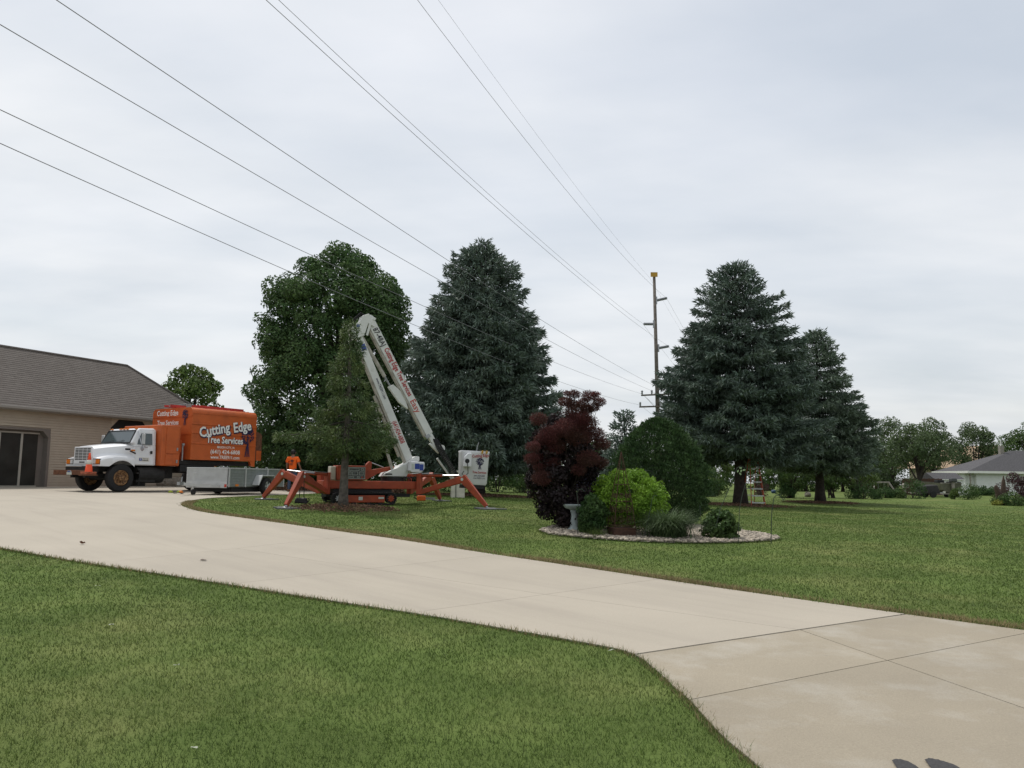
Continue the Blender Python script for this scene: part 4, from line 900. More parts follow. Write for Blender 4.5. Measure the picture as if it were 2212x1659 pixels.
for x in (.22, .36): MB().box((x-.025,-.42,1.03),(x+.025,-.36,1.11)).box((x-.035,-.44,.99),(x+.0,-.405,1.06)).build('rim_hook', 'sign_yellow', bk)
MB().box((-.38,-.30,-.12),(.34,.28,-.002)).build('bucket_mount', 'black', bk); MB().tube([(.1,.1,1.06),(.12,.1,1.25),(.16,.1,1.38)], .015, 6).build('lanyard_post', 'steel', bk)
bpy.context.view_layer.update(); LM = lift.matrix_world.copy()
# strap bag hanging from the near knee
hk = LM@Vector((-2.44,-1.50,.74)); sb = empty('strap_bag', hk-Vector((0,0,.62)), 0, 'black bag hanging on two straps from the orange outrigger knee', 'bag')
MB().add([(-.2,-.07,-.06),(.17,-.07,-.1),(.2,.07,-.06),(-.18,.07,-.09),(-.15,-.06,.09),(.13,-.05,.06),(.15,.06,.1),(-.14,.06,.05)], [(0,3,2,1),(4,5,6,7),(0,1,5,4),(1,2,6,5),(2,3,7,6),(3,0,4,7)]).build('pouch', 'black', sb, bevel=.04); MB().tube([(-.06,0,.05),(-.04,0,.62),(.05,0,.62),(.07,0,.05)], .012, 5).build('strap', 'black', sb)
MB().tube([(.1,0,-.05),(.22,0,0),(.2,0,.08)], .018, 5).tube([(0,0,-.1),(0,0,-.24)], .01, 5).build('loose_end', 'black', sb)
# chainsaw on the grass
cx_, cy_, cz_ = gp(912, 27.4); cs_ = empty('chainsaw', (cx_, cy_, cz_+.03), R(20), 'orange and black chainsaw lying on the lawn behind the track', 'chainsaw')
MB().box((-.16,-.08,0),(.12,.08,.17)).build('body', 'chainsaw_orange', cs_, bevel=.03); MB().tube([(-.16,0,.05),(-.26,0,.1),(-.24,0,.17),(-.1,0,.18),(.06,.0,.2),(.1,0,.12)], .018, 6).build('handle', 'black', cs_); MB().box((.12,-.01,.04),(.45,.0,.11)).build('guide_bar', 'steel', cs_)
# white cabinet behind the bucket
wx, wy, wz = gp(989, 33.5); wc = empty('utility_cabinet', (wx, wy, wz), R(8), 'cream utility cabinet standing behind the white bucket', 'cabinet')
MB().box((-.27,-.2,-.05),(.27,.2,1.0)).build('body', 'cabinet', wc, bevel=.02); MB().box((-.29,-.22,1.003),(.29,.22,1.06)).build('lid', 'cabinet', wc, bevel=.02); MB().tube([(-.08,-.215,0),(-.09,-.22,.45),(-.06,-.215,.95)], .015, 6).build('conduit', 'iron_dark', wc)

# ================================================================ worker
PX, PY, PZ = gp(631, 35.6); PZ += .012
per = empty('person', (PX, PY, PZ), R(-8), 'worker in orange t-shirt and jeans seen from behind beside the trailer', 'person')
def skin(name, verts, edges, rad, m, parent, lv=2):
    me = bpy.data.meshes.new(name); me.from_pydata(verts, edges, []); o = bpy.data.objects.new(name, me); COL.objects.link(o); o.parent = parent
    me.materials.append(MATS[m]); md = o.modifiers.new('skin', 'SKIN'); md.use_smooth_shade = True
    sv = me.skin_vertices[0].data if me.skin_vertices else None
    if sv is None:
        bm = bmesh.new(); bm.from_mesh(me); bm.verts.layers.skin.verify(); bm.to_mesh(me); bm.free(); sv = me.skin_vertices[0].data
    for i, r in enumerate(rad): sv[i].radius = r if isinstance(r, tuple) else (r, r)
    sv[0].use_root = True
    s2 = o.modifiers.new('sub', 'SUBSURF'); s2.levels = lv; s2.render_levels = lv
    return o
bv = [(0,0,.95),(0,0,1.15),(0,.0,1.38),(0,.0,1.50),(0,.01,1.58),(0,.02,1.66),(0,.02,1.74),
      (-.10,0,.90),(-.12,.02,.50),(-.13,0,.08),(-.13,.12,.04),(.10,0,.90),(.12,.02,.50),(.14,0,.08),(.15,.12,.04),
      (-.19,0,1.42),(-.26,-.01,1.16),(-.27,.06,.92),(-.27,.10,.82),(.19,0,1.42),(.28,-.01,1.18),(.34,.06,.98),(.37,.10,.90)]
be = [(0,1),(1,2),(2,3),(3,4),(4,5),(5,6),(0,7),(7,8),(8,9),(9,10),(0,11),(11,12),(12,13),(13,14),(2,15),(15,16),(16,17),(17,18),(2,19),(19,20),(20,21),(21,22)]
br_ = [(.15,.10),(.15,.10),(.15,.10),.07,.06,.095,.07, .085,.06,.045,.035,.085,.06,.045,.035, .06,.045,.032,.035,.06,.045,.032,.035]
fing = []
for base, dx in ((18, -1), (22, 1)):
    b_ = bv[base]
    for k, (ox, oy, ln) in enumerate(((.03,.0,.07),(.015,.015,.085),(0,.02,.09),(-.015,.015,.08),(.0,.05,.05))):
        i = len(bv); bv += [(b_[0]+ox*.6, b_[1]+oy, b_[2]-.03), (b_[0]+ox*.7, b_[1]+oy+.012, b_[2]-.03-ln*.5), (b_[0]+ox*.7, b_[1]+oy+.03, b_[2]-.03-ln)]
        be += [(base, i), (i, i+1), (i+1, i+2)]; br_ += [.011, .010, .008]
skin('body', bv, be, br_, 'skin', per)
sh = skin('t_shirt', [(0,0,.88),(0,0,1.05),(0,0,1.25),(0,0,1.42),(0,0,1.50),(-.20,0,1.43),(-.27,-.01,1.22),(.20,0,1.43),(.285,-.01,1.24)], [(0,1),(1,2),(2,3),(3,4),(3,5),(5,6),(3,7),(7,8)], [(.185,.125),(.18,.12),(.19,.125),(.185,.115),(.085,.08),.085,.085,.085,.085], 'shirt_orange', per)
skin('jeans', [(0,0,.97),(-.10,0,.86),(-.125,.02,.50),(-.13,0,.08),(.10,0,.86),(.125,.02,.50),(.14,0,.08)], [(0,1),(1,2),(2,3),(0,4),(4,5),(5,6)], [(.16,.115),.105,.078,.066,.105,.078,.066], 'jeans', per)
MB().lathe([(.02,1.80),(.07,1.785),(.098,1.73),(.103,1.68),(.095,1.62),(.06,1.585)], 16, c=(0,.008,0)).build('hair', 'hair', per, smooth=True)
for s in (-1, 1): MB().lathe([(.012,-.03),(.02,0),(.012,.03)], 8, c=(s*.100,.03,1.66)).build('ear', 'skin', per)
for s in (-1, 1): MB().box((s*.135-.05,-.09,0),(s*.135+.05,.20,.10)).build('boot', 'rust_brown', per, bevel=.03)
MB().box((-.185,-.128,.955),(.185,.125,.99)).build('belt', 'black', per, bevel=.03) if False else None
tree_emblem(sh, frame((.03,-.150,1.22), (1,0,0), (0,-.0,1)), .15, .15, 'text_black', name='shirt_print', seed=2)
pm = MB()
for z, w in ((1.30,.22),(1.20,.20),(1.17,.16),(1.14,.18)): pm.box((-.02-w/2,-.150,z-.006),(-.02+w/2,-.146,z+.006))
pm.build('shirt_lettering', 'text_black', sh)

# ================================================================ utility pole and wires
PYD = 65.; ptop = Vector(at(1413, 596, PYD)); pmid = Vector(at(1420.5, 880, PYD)); pdir = (pmid-ptop).normalized(); gzp = g(pmid.x, PYD)
pbot = ptop+pdir*((gzp-.3-ptop.z)/pdir.z)
pole = empty('utility_pole', (pbot.x, pbot.y, gzp), 0, 'tall weathered wooden utility pole with three grey insulators', 'pole')
pl_ = lambda u, v, dy=0.: Vector(at(u, v, PYD+dy))-Vector((pbot.x, pbot.y, gzp))
MB().tube([pbot-Vector((pbot.x,pbot.y,gzp)), ptop-Vector((pbot.x,pbot.y,gzp))], [.20,.115], 16).build('shaft', 'pole_wood', pole, smooth=True)
sg = MB().box((-.14,-.17,-.02),(.42,-.145,.36), Matrix.Translation(pl_(1408.5,598.5)+Vector((0,0,.0)))).build('yellow_tag', 'sign_yellow', pole)
def insul(p, q):
    pts = [p.lerp(q, k/16) for k in range(17)]; rs = [.13 if k % 2 else .085 for k in range(17)]
    o = MB().tube(pts, rs, 10).build('insulator', 'insulator', pole); MB().lathe([(.05,-.08),(.06,0),(.05,.08)], 8, c=tuple(q)).build('clamp', 'steel', o); MB().box((-.05,-.1,-.3),(.05,.1,.3), Matrix.Translation(p)).build('mount', 'steel', o)
insul(pl_(1418,649), pl_(1440,644)); insul(pl_(1412,700), pl_(1391,699.8)); insul(pl_(1422.5,752), pl_(1444,748))
for (u0, v0), (u1, v1) in (((1385,854),(1452,851)),((1381,879),(1452,877))):
    o = MB().beam(pl_(u0,v0,-.25), pl_(u1,v1,-.25), .10, .12).build('crossarm', 'pole_wood', pole)
    for u in (u0+2, u0+23 if v0 < 860 else u0+45, u1-4):
        t = (u-u0)/(u1-u0); MB().lathe([(.04,.0),(.09,.10),(.05,.16),(.10,.24),(.04,.32)], 10, c=tuple(pl_(u, v0+(v1-v0)*t, -.25)+Vector((0,0,.07)))).build('pin_insulator', 'insulator', o)
MB().beam(pl_(1392,855,-.3), pl_(1419,884,-.3), .05, .02).beam(pl_(1446,853,-.3), pl_(1422,884,-.3), .05, .02).build('arm_brace', 'steel', pole)
WS = .34
WIRES = [('thin top ground wire running from the pole tip overhead', (1404,601), [(947,0),(1147,274)], .007),
 ('power line hung from the upper right insulator of the pole', (1440,644), [(902,0),(1120,283)], .011),
 ('upper of the two close power lines ending at the left insulator', (1389,699.6), [(602,0),(1000,369)], .011),
 ('lower of the two close power lines ending at the lower right insulator', (1444.5,748), [(575,0),(1000,384)], .011),
 ('highest of the four wires that cross the maple crown', (1424,838), [(122,0),(877.8,503.8)], .012),
 ('second wire from the top of the four crossing the maple crown', (1405.6,843), [(0,52.9),(877.8,564.6)], .012),
 ('third wire from the top of the four crossing the maple crown', (1387,851), [(0,237),(877.8,644.5)], .012),
 ('lowest wire, crossing just above the lift boom', (1383,875), [(0,309.6),(877.8,694.8)], .012)]
for lab, (ua, va), pts, r in WIRES:
    A = at(ua, va, PYD); P = [(A[1], A[2])]
    for u, v in pts:
        d = ray(u, v); kx = d[0]/d[1]; Y = (A[0]-PYD*WS)/(kx-WS); P.append((Y, HEYE+d[2]/d[1]*Y))
    P = np.array(P); c = np.polyfit(P[:, 0], P[:, 1], 2)
    if c[0] < 0: c = np.r_[0, np.polyfit(P[:, 0], P[:, 1], 1)]
    line = [(A[0]+WS*(Y-PYD), Y, float(np.polyval(c, Y))) for Y in np.linspace(-20, PYD, 40)]
    line += [(A[0]+WS*t, PYD+t, A[2]-.055*t+.0005*t*t) for t in np.linspace(4, 110, 16)]
    o = MB().tube(line, r*.62, 5).build('power_line', 'wire'); tag(o, lab, 'wire', 'overhead wires on the pole')

# ================================================================ stepladder
sx_, sy_, sz_ = gp(1637, 39.); sl = empty('stepladder', (sx_, sy_, sz_), R(9), 'orange fibreglass stepladder with silver steps beside the spruce trunk', 'ladder')
for s in (-1, 1):
    MB().beam((s*.34,0,0), (s*.18,.42,2.38), .035, .08).build('front_rail', 'ladder_orange', sl); MB().beam((s*.33,1.15,0), (s*.17,.52,2.36), .03, .06).build('rear_rail', 'ladder_orange', sl)
    MB().beam((s*.27,.20,.85), (s*.27,.90,.85), .012, .02).build('spreader', 'aluminium', sl)
for k in range(7):
    t = (k+.55)/7.4; w = .34-.16*t
    MB().box((-w,.42*t-.05,2.38*t-.03),(w,.42*t+.06,2.38*t+.02)).build('step', 'aluminium', sl)
    if k < 6: MB().box((-w,.52+.63*(1-t)-.012,2.36*t),(w,.52+.63*(1-t)+.012,2.36*t+.035)).build('rear_brace', 'aluminium', sl)
MB().box((-.22,.36,2.36),(.22,.58,2.43)).build('top_cap', 'ladder_orange', sl, bevel=.015)

# ================================================================ garden ironwork
bbx, bby, bbz = gp(1240, 18.5); bb = empty('birdbath', (bbx, bby, bbz), 0, 'pale blue-grey concrete birdbath beside the leafy dark shrub', 'birdbath')
MB().lathe([(.15,0),(.155,.05),(.10,.09),(.075,.14),(.085,.22),(.065,.30),(.07,.42),(.10,.50)], 20).build('pedestal', 'birdbath', bb, smooth=True)
MB().lathe([(.08,.48),(.20,.52),(.235,.57),(.25,.60),(.24,.61),(.19,.57),(.05,.55)], 24).build('bowl', 'birdbath', bb, smooth=True)
tx_, ty_, tz_ = gp(1342, 17.7); ob = empty('obelisk_trellis', (tx_, ty_, tz_), R(12), 'rusty iron obelisk trellis with scrollwork before the lime shrub', 'trellis')
MB().box((-.24,-.24,0),(.24,.24,.20)).build('planter_box', 'rusty_iron', ob, bevel=.008)
for a, b in ((-1,-1),(1,-1),(1,1),(-1,1)): MB().tube([(a*.23,b*.23,.2),(a*.17,b*.17,.75),(a*.06,b*.06,1.45),(0,0,1.80)], .008, 6).build('corner_rod', 'rusty_iron', ob)
for z, w in ((.24,.225),(.75,.17),(1.1,.115),(1.42,.066)):
    MB().tube([(-w,-w,z),(w,-w,z),(w,w,z),(-w,w,z),(-w,-w,z)], .008, 5).build('ring_bar', 'rusty_iron', ob)
def scroll(cx0, cz0, r, flip):
    pts = []
    for k in range(26):
        t = k/25*1.65*2*math.pi; rr = r*(1-.62*k/25); pts.append((cx0+flip*rr*math.cos(t+1.2), 0, cz0+rr*math.sin(t+1.2)))
    return pts
for fc in range(4):
    rt = Matrix.Rotation(fc*math.pi/2, 4, 'Z')
    for z, w, r in ((.36,.21,.085),(.58,.185,.085),(.86,.15,.055)):
        for f in (-1, 1): MB().tube([rt@(Vector(p)+Vector((0,-w,0))) for p in scroll(f*w*.48, z, r, f)], .0045, 4).build('scroll', 'rusty_iron', ob)
def rod(name, label, base, pts, r=.008, cat='garden hook'):
    b = gp(*base); o = empty(name, b, 0, label, cat, 'iron hooks round the garden bed')
    P = [(0,0,-.05)]+[tuple(Vector(at(u, v, base[1]))-Vector(b)) for u, v in pts]
    MB().tube(P, r, 6).build('stem', 'iron_dark', o); return o
rod('shepherd_hook', 'thin iron shepherd hook standing by the birdbath', (1248,17.6), [(1249,1090),(1246,1066),(1250,1058),(1257,1056),(1262,1062)])
rod('shepherd_hook', 'leaning thin iron hook between the obelisk and the fountain grass', (1389,17.3), [(1398,1130),(1406,1095),(1408,1078),(1413,1070),(1420,1071)], .006)
rod('shepherd_hook', 'iron hook curling above the lime shrub against the arborvitae', (1420,19.2), [(1419,1060),(1415,1030),(1408,1018),(1395,1016),(1386,1021)], .007)
rod('shepherd_hook', 'green shepherd hook alone at the right end of the stone bed', (1662,17.2), [(1667,1108),(1671.5,1076),(1676,1070),(1683,1070),(1690,1077),(1692,1081),(1695,1076)])
rod('shepherd_hook', 'short straight iron rod between arborvitae and small round bush', (1516,17.9), [(1513,1112),(1511.5,1092)], .007)
ar = rod('garden_arch', 'dark wire arch hung with five pale leaf ornaments', (1592,17.1), [(1597,1105),(1602,1075),(1612,1040),(1613,1022),(1607,1010),(1600,1007),(1592,1011),(1588,1022),(1580,1045),(1570,1066),(1556,1100),(1546,1140)], .007, 'garden arch')
for u, v, a in ((1600,1011,5),(1594,1018,70),(1601,1017.5,75),(1607,1015.5,15),(1599,1023.5,-50)):
    c = Vector(at(u, v, 17.08))-Vector(gp(1592,17.1)); m_ = Matrix.Translation(c)@Matrix.Rotation(R(-a), 4, 'Y')
    MB().prism([(-.03,0),(-.015,.014),(.012,.015),(.034,0),(.012,-.013),(-.015,-.012)], -.003, .003, m_).build('leaf_ornament', 'leaf_token', ar)
# ================================================================ trees and shrubs
def prof_fn(tab):
    T_ = np.array(sorted(tab)); return lambda t: np.interp(t, T_[:, 0], T_[:, 1])
def trunk_mesh(parent, H, r0, r1, m, lean=(0, 0), flare=1.35, n=12, name='trunk'):
    k = 12; pts = []; rs = []
    for i in range(k+1):
        t = i/k; pts.append((lean[0]*t*t+.02*math.sin(5*t+r0*9), lean[1]*t*t+.02*math.cos(4*t), H*t-.08)); rs.append((r0+(r1-r0)*t)*(1+(flare-1)*math.exp(-t*H/.35)))
    return MB().tube(pts, rs, n).build(name, m, parent, smooth=True)
def conifer(name, label, base, H, prof, t0, tr, bark, mats, spacing=.33, per=8, dens=62, tl=(.15,.25), tw=.036, droop=-.10, tip=.16, hang=.25, irregular=.18, thin=0., cat='tree', group=None, inner=True, fan=.42):
    root = empty(name, base, random.uniform(0, 6), label, cat, group)
    trunk_mesh(root, H*.985, tr, .02, bark)
    R_ = prof_fn(prof); tw_P = []; tw_D = []; tw_L = []; in_P = []; in_D = []; br = MB()
    z = H*t0; clump_ph = rng.uniform(0, 6.28, 6)
    while z < H*.985:
        t = z/H; Rz = float(R_(t)); nb = max(4, int(per*(.6+.4*min(1, Rz/2.5)))); a0 = rng.uniform(0, 6.28)
        for k in range(nb):
            az = a0+2*math.pi*(k+rng.uniform(-.3, .3))/nb
            lump = 1+irregular*math.sin(az*3+clump_ph[0]+z*1.3)*.5+rng.uniform(-irregular, irregular)*.8
            if rng.random() < thin: continue
            L = max(.25, Rz*lump); zc = z+rng.uniform(-.5, .5)*spacing
            steep = max(0., (t-.72)/.28); a = droop*(1-steep)+.75*steep; b = tip*(1-steep)
            out = np.array([math.cos(az), math.sin(az), 0]); side = np.array([-math.sin(az), math.cos(az), 0])
            n = int(dens*(.35*L+.42*L*L*.5)*rng.uniform(.75, 1.2))+10
            s = rng.uniform(.22, 1, n)**.75; w = np.minimum(fan*L*(1.04-s)+.57*fan, 1.0); v = rng.uniform(-1, 1, n)*w
            zz = zc+L*(a*s+b*s*s)-np.abs(v)*.18+rng.normal(0, .05, n)
            P = out[None]*(L*s)[:, None]+side[None]*v[:, None]; P[:, 2] += zz
            D = out[None]*(.9)+side[None]*(v/np.maximum(w, .1)*.9)[:, None]+np.array([0, 0, .28+.5*steep])+rng.normal(0, .32, (n, 3))
            hg = rng.random(n) < hang; D[hg, 2] -= rng.uniform(.7, 1.6, hg.sum()); P[hg, 2] -= rng.uniform(0, .14, hg.sum())
            tw_P.append(P); tw_D.append(D); tw_L.append(rng.uniform(tl[0], tl[1], n)*(1-.25*steep))
            m_ = int(n*.2); s2 = rng.uniform(.08, .75, m_); P2 = out[None]*(L*s2)[:, None]+side[None]*(rng.uniform(-.25, .25, m_)*L*.3)[:, None]; P2[:, 2] += zc+L*(a*s2+b*s2*s2)-rng.uniform(0, .25, m_)
            in_P.append(P2); in_D.append(rng.normal(0, .6, (m_, 3))+out*.5-np.array([0, 0, .5]))
            if L > .5: br.tube([(0,0,zc-.05), tuple(out*L*.5+np.array([0,0,zc+L*(a*.5+b*.25)-.02])), tuple(out*L*.9+np.array([0,0,zc+L*(a*.9+b*.81)-.02]))], [.03*min(1.2, L/2+.3), .02, .006], 4, cap=False)
        z += spacing*(.75+.25*min(1, Rz/2))
    n = 14; P = np.zeros((n, 3)); P[:, 2] = H-rng.uniform(0, .5, n); tw_P.append(P); tw_D.append(np.c_[rng.normal(0, .5, (n, 2)), np.full(n, 1.)]); tw_L.append(np.full(n, .3))
    br.build('branches', bark, root)
    P = np.concatenate(tw_P); D = np.concatenate(tw_D); L = np.concatenate(tw_L)
    V, Fq = spindles(P, D, L, tw*rng.uniform(.8, 1.25, len(P))); npmesh('crown', V, Fq, mats, root)
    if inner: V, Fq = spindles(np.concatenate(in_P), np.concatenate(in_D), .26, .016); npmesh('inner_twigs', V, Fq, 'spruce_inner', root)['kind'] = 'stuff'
    return root
def broadleaf(name, label, base, H, prof, nclump, cr, nleaf, leaf, m, bark='bark_dark', tr=.2, t0=.1, cat='tree', group=None, limbs=14, bias=.55, aspect=.6, up=.35, trunks=1, squash=.75, ex=1., stems=False):
    root = empty(name, base, random.uniform(0, 6), label, cat, group); R_ = prof_fn(prof)
    T_ = np.array(sorted(prof)); tt = rng.uniform(t0, T_[-1, 0]*.985, nclump*6); keep = rng.random(len(tt)) < np.maximum(R_(tt), .08*T_[:, 1].max())/T_[:, 1].max(); tt = tt[keep][:nclump]; n = len(tt)
    az = rng.uniform(0, 2*np.pi, n); q = bias+(1-bias)*np.sqrt(rng.random(n)); cr_ = cr*rng.uniform(.6, 1.25, n)
    rad = np.maximum(R_(tt)-cr_*.7, 0)*q*(1+.05*np.sin(az*4+tt*9)); C_ = np.stack([rad*np.cos(az)*ex, rad*np.sin(az), tt*H], 1)
    Ps = []; Ds = []; k = max(4, nleaf//n)
    for c, r in zip(C_, cr_):
        kk = int(k*(r/cr)**2)+3; b = ball(kk); b = unit(b)*(.45+.55*np.linalg.norm(b, axis=1, keepdims=True)); b[:, 2] *= squash
        Ps.append(c+b*r); Ds.append(b*1.3+np.array([0, 0, up])+unit(np.array([c[0], c[1], 0]))*.25)
    P = np.concatenate(Ps); P[:, 2] = np.maximum(P[:, 2], .02); V, Fq = leaves(P, np.concatenate(Ds), leaf, aspect, face=.62); 
    if bark:
        if trunks == 1:
            trunk_mesh(root, H*.72, tr, tr*.15, bark)
        mb = MB()
        for i in rng.choice(n, min(limbs, n), replace=False):
            c = C_[i]; z0 = max(.03, c[2]*rng.uniform(.25, .6)) if trunks == 1 else .0
            st = (0, 0, z0) if trunks == 1 else (rng.normal(0, tr), rng.normal(0, tr), -.05)
            mid = (c[0]*.45, c[1]*.45, z0+(c[2]-z0)*.62); mb.tube([st, mid, tuple(c)], [tr*.42 if trunks == 1 else tr*.3, tr*.22, .008], 6, cap=False)
        mb.build('limbs' if trunks == 1 else 'stems', bark, root)
    npmesh('crown' if cat == 'tree' else 'foliage', V, Fq, m, root)
    return root

# ---- the large trees
bx_ = gp(716, 42.)
broadleaf('maple_tree', 'big dense green maple behind the lift and trailer', bx_, 12.5, [(0,.5),(.05,2.2),(.12,3.7),(.21,4.1),(.4,4.4),(.585,4.35),(.77,3.95),(.864,3.15),(.94,2.0),(.985,.9),(1,.3)], 520, .70, 125000, .16, 'maple_leaf', tr=.28, t0=.04, limbs=60, bias=.45, up=.5, squash=.72)
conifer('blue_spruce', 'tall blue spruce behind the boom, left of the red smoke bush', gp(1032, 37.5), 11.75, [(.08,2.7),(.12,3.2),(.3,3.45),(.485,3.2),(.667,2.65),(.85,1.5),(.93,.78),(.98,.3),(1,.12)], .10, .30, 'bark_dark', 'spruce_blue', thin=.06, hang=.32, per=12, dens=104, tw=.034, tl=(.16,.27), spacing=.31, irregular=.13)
MULCH.append((*gp(1032, 37.5)[:2], 2.2))
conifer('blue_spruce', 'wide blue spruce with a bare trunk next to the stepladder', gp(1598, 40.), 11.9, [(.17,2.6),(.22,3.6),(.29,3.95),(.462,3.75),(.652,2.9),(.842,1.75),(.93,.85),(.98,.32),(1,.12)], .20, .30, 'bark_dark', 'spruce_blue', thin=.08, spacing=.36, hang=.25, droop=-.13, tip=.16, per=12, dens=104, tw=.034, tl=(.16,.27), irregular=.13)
MULCH.append((*gp(1605, 39.6)[:2], 1.9))
conifer('blue_spruce', 'smaller blue spruce at the right of the pair', gp(1771, 46.5), 9.8, [(.17,2.7),(.22,3.2),(.34,3.2),(.5,2.75),(.77,1.55),(.92,.72),(.98,.3),(1,.12)], .20, .27, 'bark_dark', 'spruce_blue_pale', thin=.08, spacing=.36, hang=.25, droop=-.13, tip=.16, per=12, dens=104, tw=.034, tl=(.16,.27), irregular=.13)
MULCH.append((*gp(1771, 46.4)[:2], 1.8))
conifer('norway_spruce', 'slim olive green spruce in front of the lift track', gp(745, 22.8), 5.2, [(.2,.55),(.30,.7),(.36,1.1),(.42,1.35),(.5,1.0),(.61,.74),(.75,.48),(.84,.32),(.93,.17),(1,.03)], .315, .125, 'bark_grey', 'spruce_green', spacing=.21, per=7, dens=640, tl=(.06,.12), tw=.013, droop=-.24, tip=.10, hang=.55, irregular=.55, thin=.22, inner=False, fan=.26)
MULCH.append((*gp(747, 22.8)[:2], 1.25))
conifer('young_spruce', 'young dark spruce rising behind the arborvitae', gp(1348, 29.), 3.35, [(.05,1.25),(.3,1.2),(.6,.85),(.85,.42),(1,.06)], .06, .08, 'bark_dark', 'spruce_blue', spacing=.22, per=7, dens=130, tl=(.1,.18), tw=.025)
conifer('background_spruce', 'pale far spruce showing between the tall spruce and smoke bush', gp(1200, 52.), 6.4, [(.05,1.6),(.3,1.4),(.6,.9),(.85,.45),(1,.05)], .06, .12, 'bark_dark', 'spruce_blue_pale', spacing=.42, per=7, dens=45)
broadleaf('roof_tree', 'light green tree showing over the garage roof', gp(402, 62.), 8.7, [(.45,1.4),(.6,2.4),(.78,2.4),(.9,1.7),(1,.6)], 60, .66, 8500, .24, 'pale_leaf', tr=.2, t0=.45)

# ---- understorey behind the lift
und = [(590,45,3.1,1.7,'dark_leaf','dark shrub behind the rear of the orange box truck'),(655,47,2.9,1.6,'mid_leaf','green shrub behind the worker in the orange shirt'),(715,46,2.6,1.5,'dark_leaf','dark bush behind the slim spruce trunk'),(790,47,2.7,1.7,'dark_leaf','dark bush behind the lift control cabinet'),
       (865,48,3.0,1.8,'mid_leaf','green bush behind the lift turret'),(935,48,2.6,1.6,'dark_leaf','dark bush behind the folded jib'),(1075,50,3.0,1.6,'dark_leaf','dark bush right of the white bucket'),(1130,52,3.0,1.6,'mid_leaf','green bush behind the smoke bush base'),(545,44,3.4,1.4,'mid_leaf','tall green shrub at the tail of the chip truck'),(1000,46,2.4,1.5,'dark_leaf','dark bush behind the white bucket'),(620,42,2.2,1.2,'dark_leaf','dark bush just left of the worker')]
for u, Y, h, r, m_, lab in und: broadleaf('shrub', lab, gp(u, Y), h, [(0,r*.7),(.3,r),(.7,r*.85),(1,r*.3)], 34, .5, 3600, .14, m_, tr=.06, t0=.02, cat='shrub', group='shrubs behind the lift', trunks=4, limbs=8)
broadleaf('shrub', 'pale green low plant beside the lift cabinet', gp(722, 33.), 1.1, [(0,.3),(.4,.45),(1,.15)], 10, .2, 700, .08, 'grey_leaf', tr=.02, t0=.1, cat='shrub', group='shrubs behind the lift', trunks=3, limbs=4)

# ---- the garden bed
def mound(P, D, leaf, asp, m, root, name='foliage', jitter=.9):
    V, Fq = leaves(P, D, leaf, asp, jitter=jitter); return npmesh(name, V, Fq, m, root)
sb_ = gp(1220, 19.2)
sm = broadleaf('smoke_bush', 'dark purple smoke bush with red plumes in the stone bed', sb_, 2.62, [(0,.5),(.1,.72),(.3,.9),(.5,.92),(.75,.85),(.92,.55),(1,.25)], 130, .27, 21000, .075, 'smoke_leaf', tr=.10, t0=.02, cat='shrub', trunks=5, limbs=16, aspect=.8, bias=.5)
sm.rotation_euler.z = 0
pl_u = [(1163,905,20),(1222,868,17),(1240,852,15),(1272,856,18),(1294,868,15),(1288,852,9),(1225,850,9),(1236,873,15),(1258,872,16),(1282,880,15),(1256,905,22),(1245,890,27),(1268,885,16),(1190,938,28),(1172,950,20),(1225,925,32),(1262,915,32),(1285,940,26),(1250,945,30),(1300,960,20),(1152,965,17),(1148,990,17),(1163,988,14),(1172,1032,24),(1200,965,24),(1270,990,26),(1165,1010,14),(1300,1000,16),(1250,1015,18),(1195,1000,18)]
Ps = []; Ds = []
for i, (u, v, r) in enumerate(pl_u):
    c = at(u, v, 19.2-.75+.4*((i*7) % 5)/5)-np.array(sb_); rr = r*19.2/F; n = int(2600*(r/25)**2)
    b = ball(n); b[:, 2] *= .7; Ps.append(c+b*rr*rng.uniform(.75, 1.05, (n, 1))); Ds.append(b+np.array([0, 0, .3]))
V, Fq = leaves(np.concatenate(Ps), np.concatenate(Ds), .034, .42); npmesh('plumes', V, Fq, 'smoke_plume', sm)
mb = MB()
for i, (u, v, r) in enumerate(pl_u):
    c = Vector(at(u, v, 19.2-.75+.4*((i*7) % 5)/5))-Vector(sb_); mb.tube([(c.x*.35, c.y*.35, c.z*.55), tuple(c*.8+Vector((0,0,.05))), tuple(c)], [.014,.008,.004], 4, cap=False)
mb.build('plume_stems', 'bark_dark', sm)
av_ = gp(1424, 21.6); av = empty('arborvitae', av_, 0, 'large egg-shaped dark green arborvitae in the garden', 'shrub')
trunk_mesh(av, 1.5, .09, .03, 'bark_grey')
pf = prof_fn([(0,.8),(.12,1.09),(.3,1.23),(.5,1.15),(.69,.97),(.82,.72),(.93,.38),(1,.08)]); n = 44000
t = rng.beta(1.15, 1.35, n); az = rng.uniform(0, 2*np.pi, n); q = np.clip(1-np.abs(rng.normal(0, .13, n)), .3, 1.1)*(1+.05*np.sin(az*9+t*20)+.05*np.sin(az*5-t*31))
P = np.stack([pf(t)*q*np.cos(az), pf(t)*q*np.sin(az), t*2.72], 1); D = np.stack([np.cos(az)*.55, np.sin(az)*.55, np.full(n, .9)], 1)
P += np.stack([np.cos(az), np.sin(az), np.zeros(n)], 1)*(.07*np.sin(az*2+1)*t+.05*np.sin(az*7+t*9)+.11*(np.sin(az*17+t*40)*np.sin(az*11-t*57)))[:, None]; V, Fq = leaves(P, D, .078, .36, fold=.08, jitter=.5); npmesh('foliage', V, Fq, 'arborvitae', av)
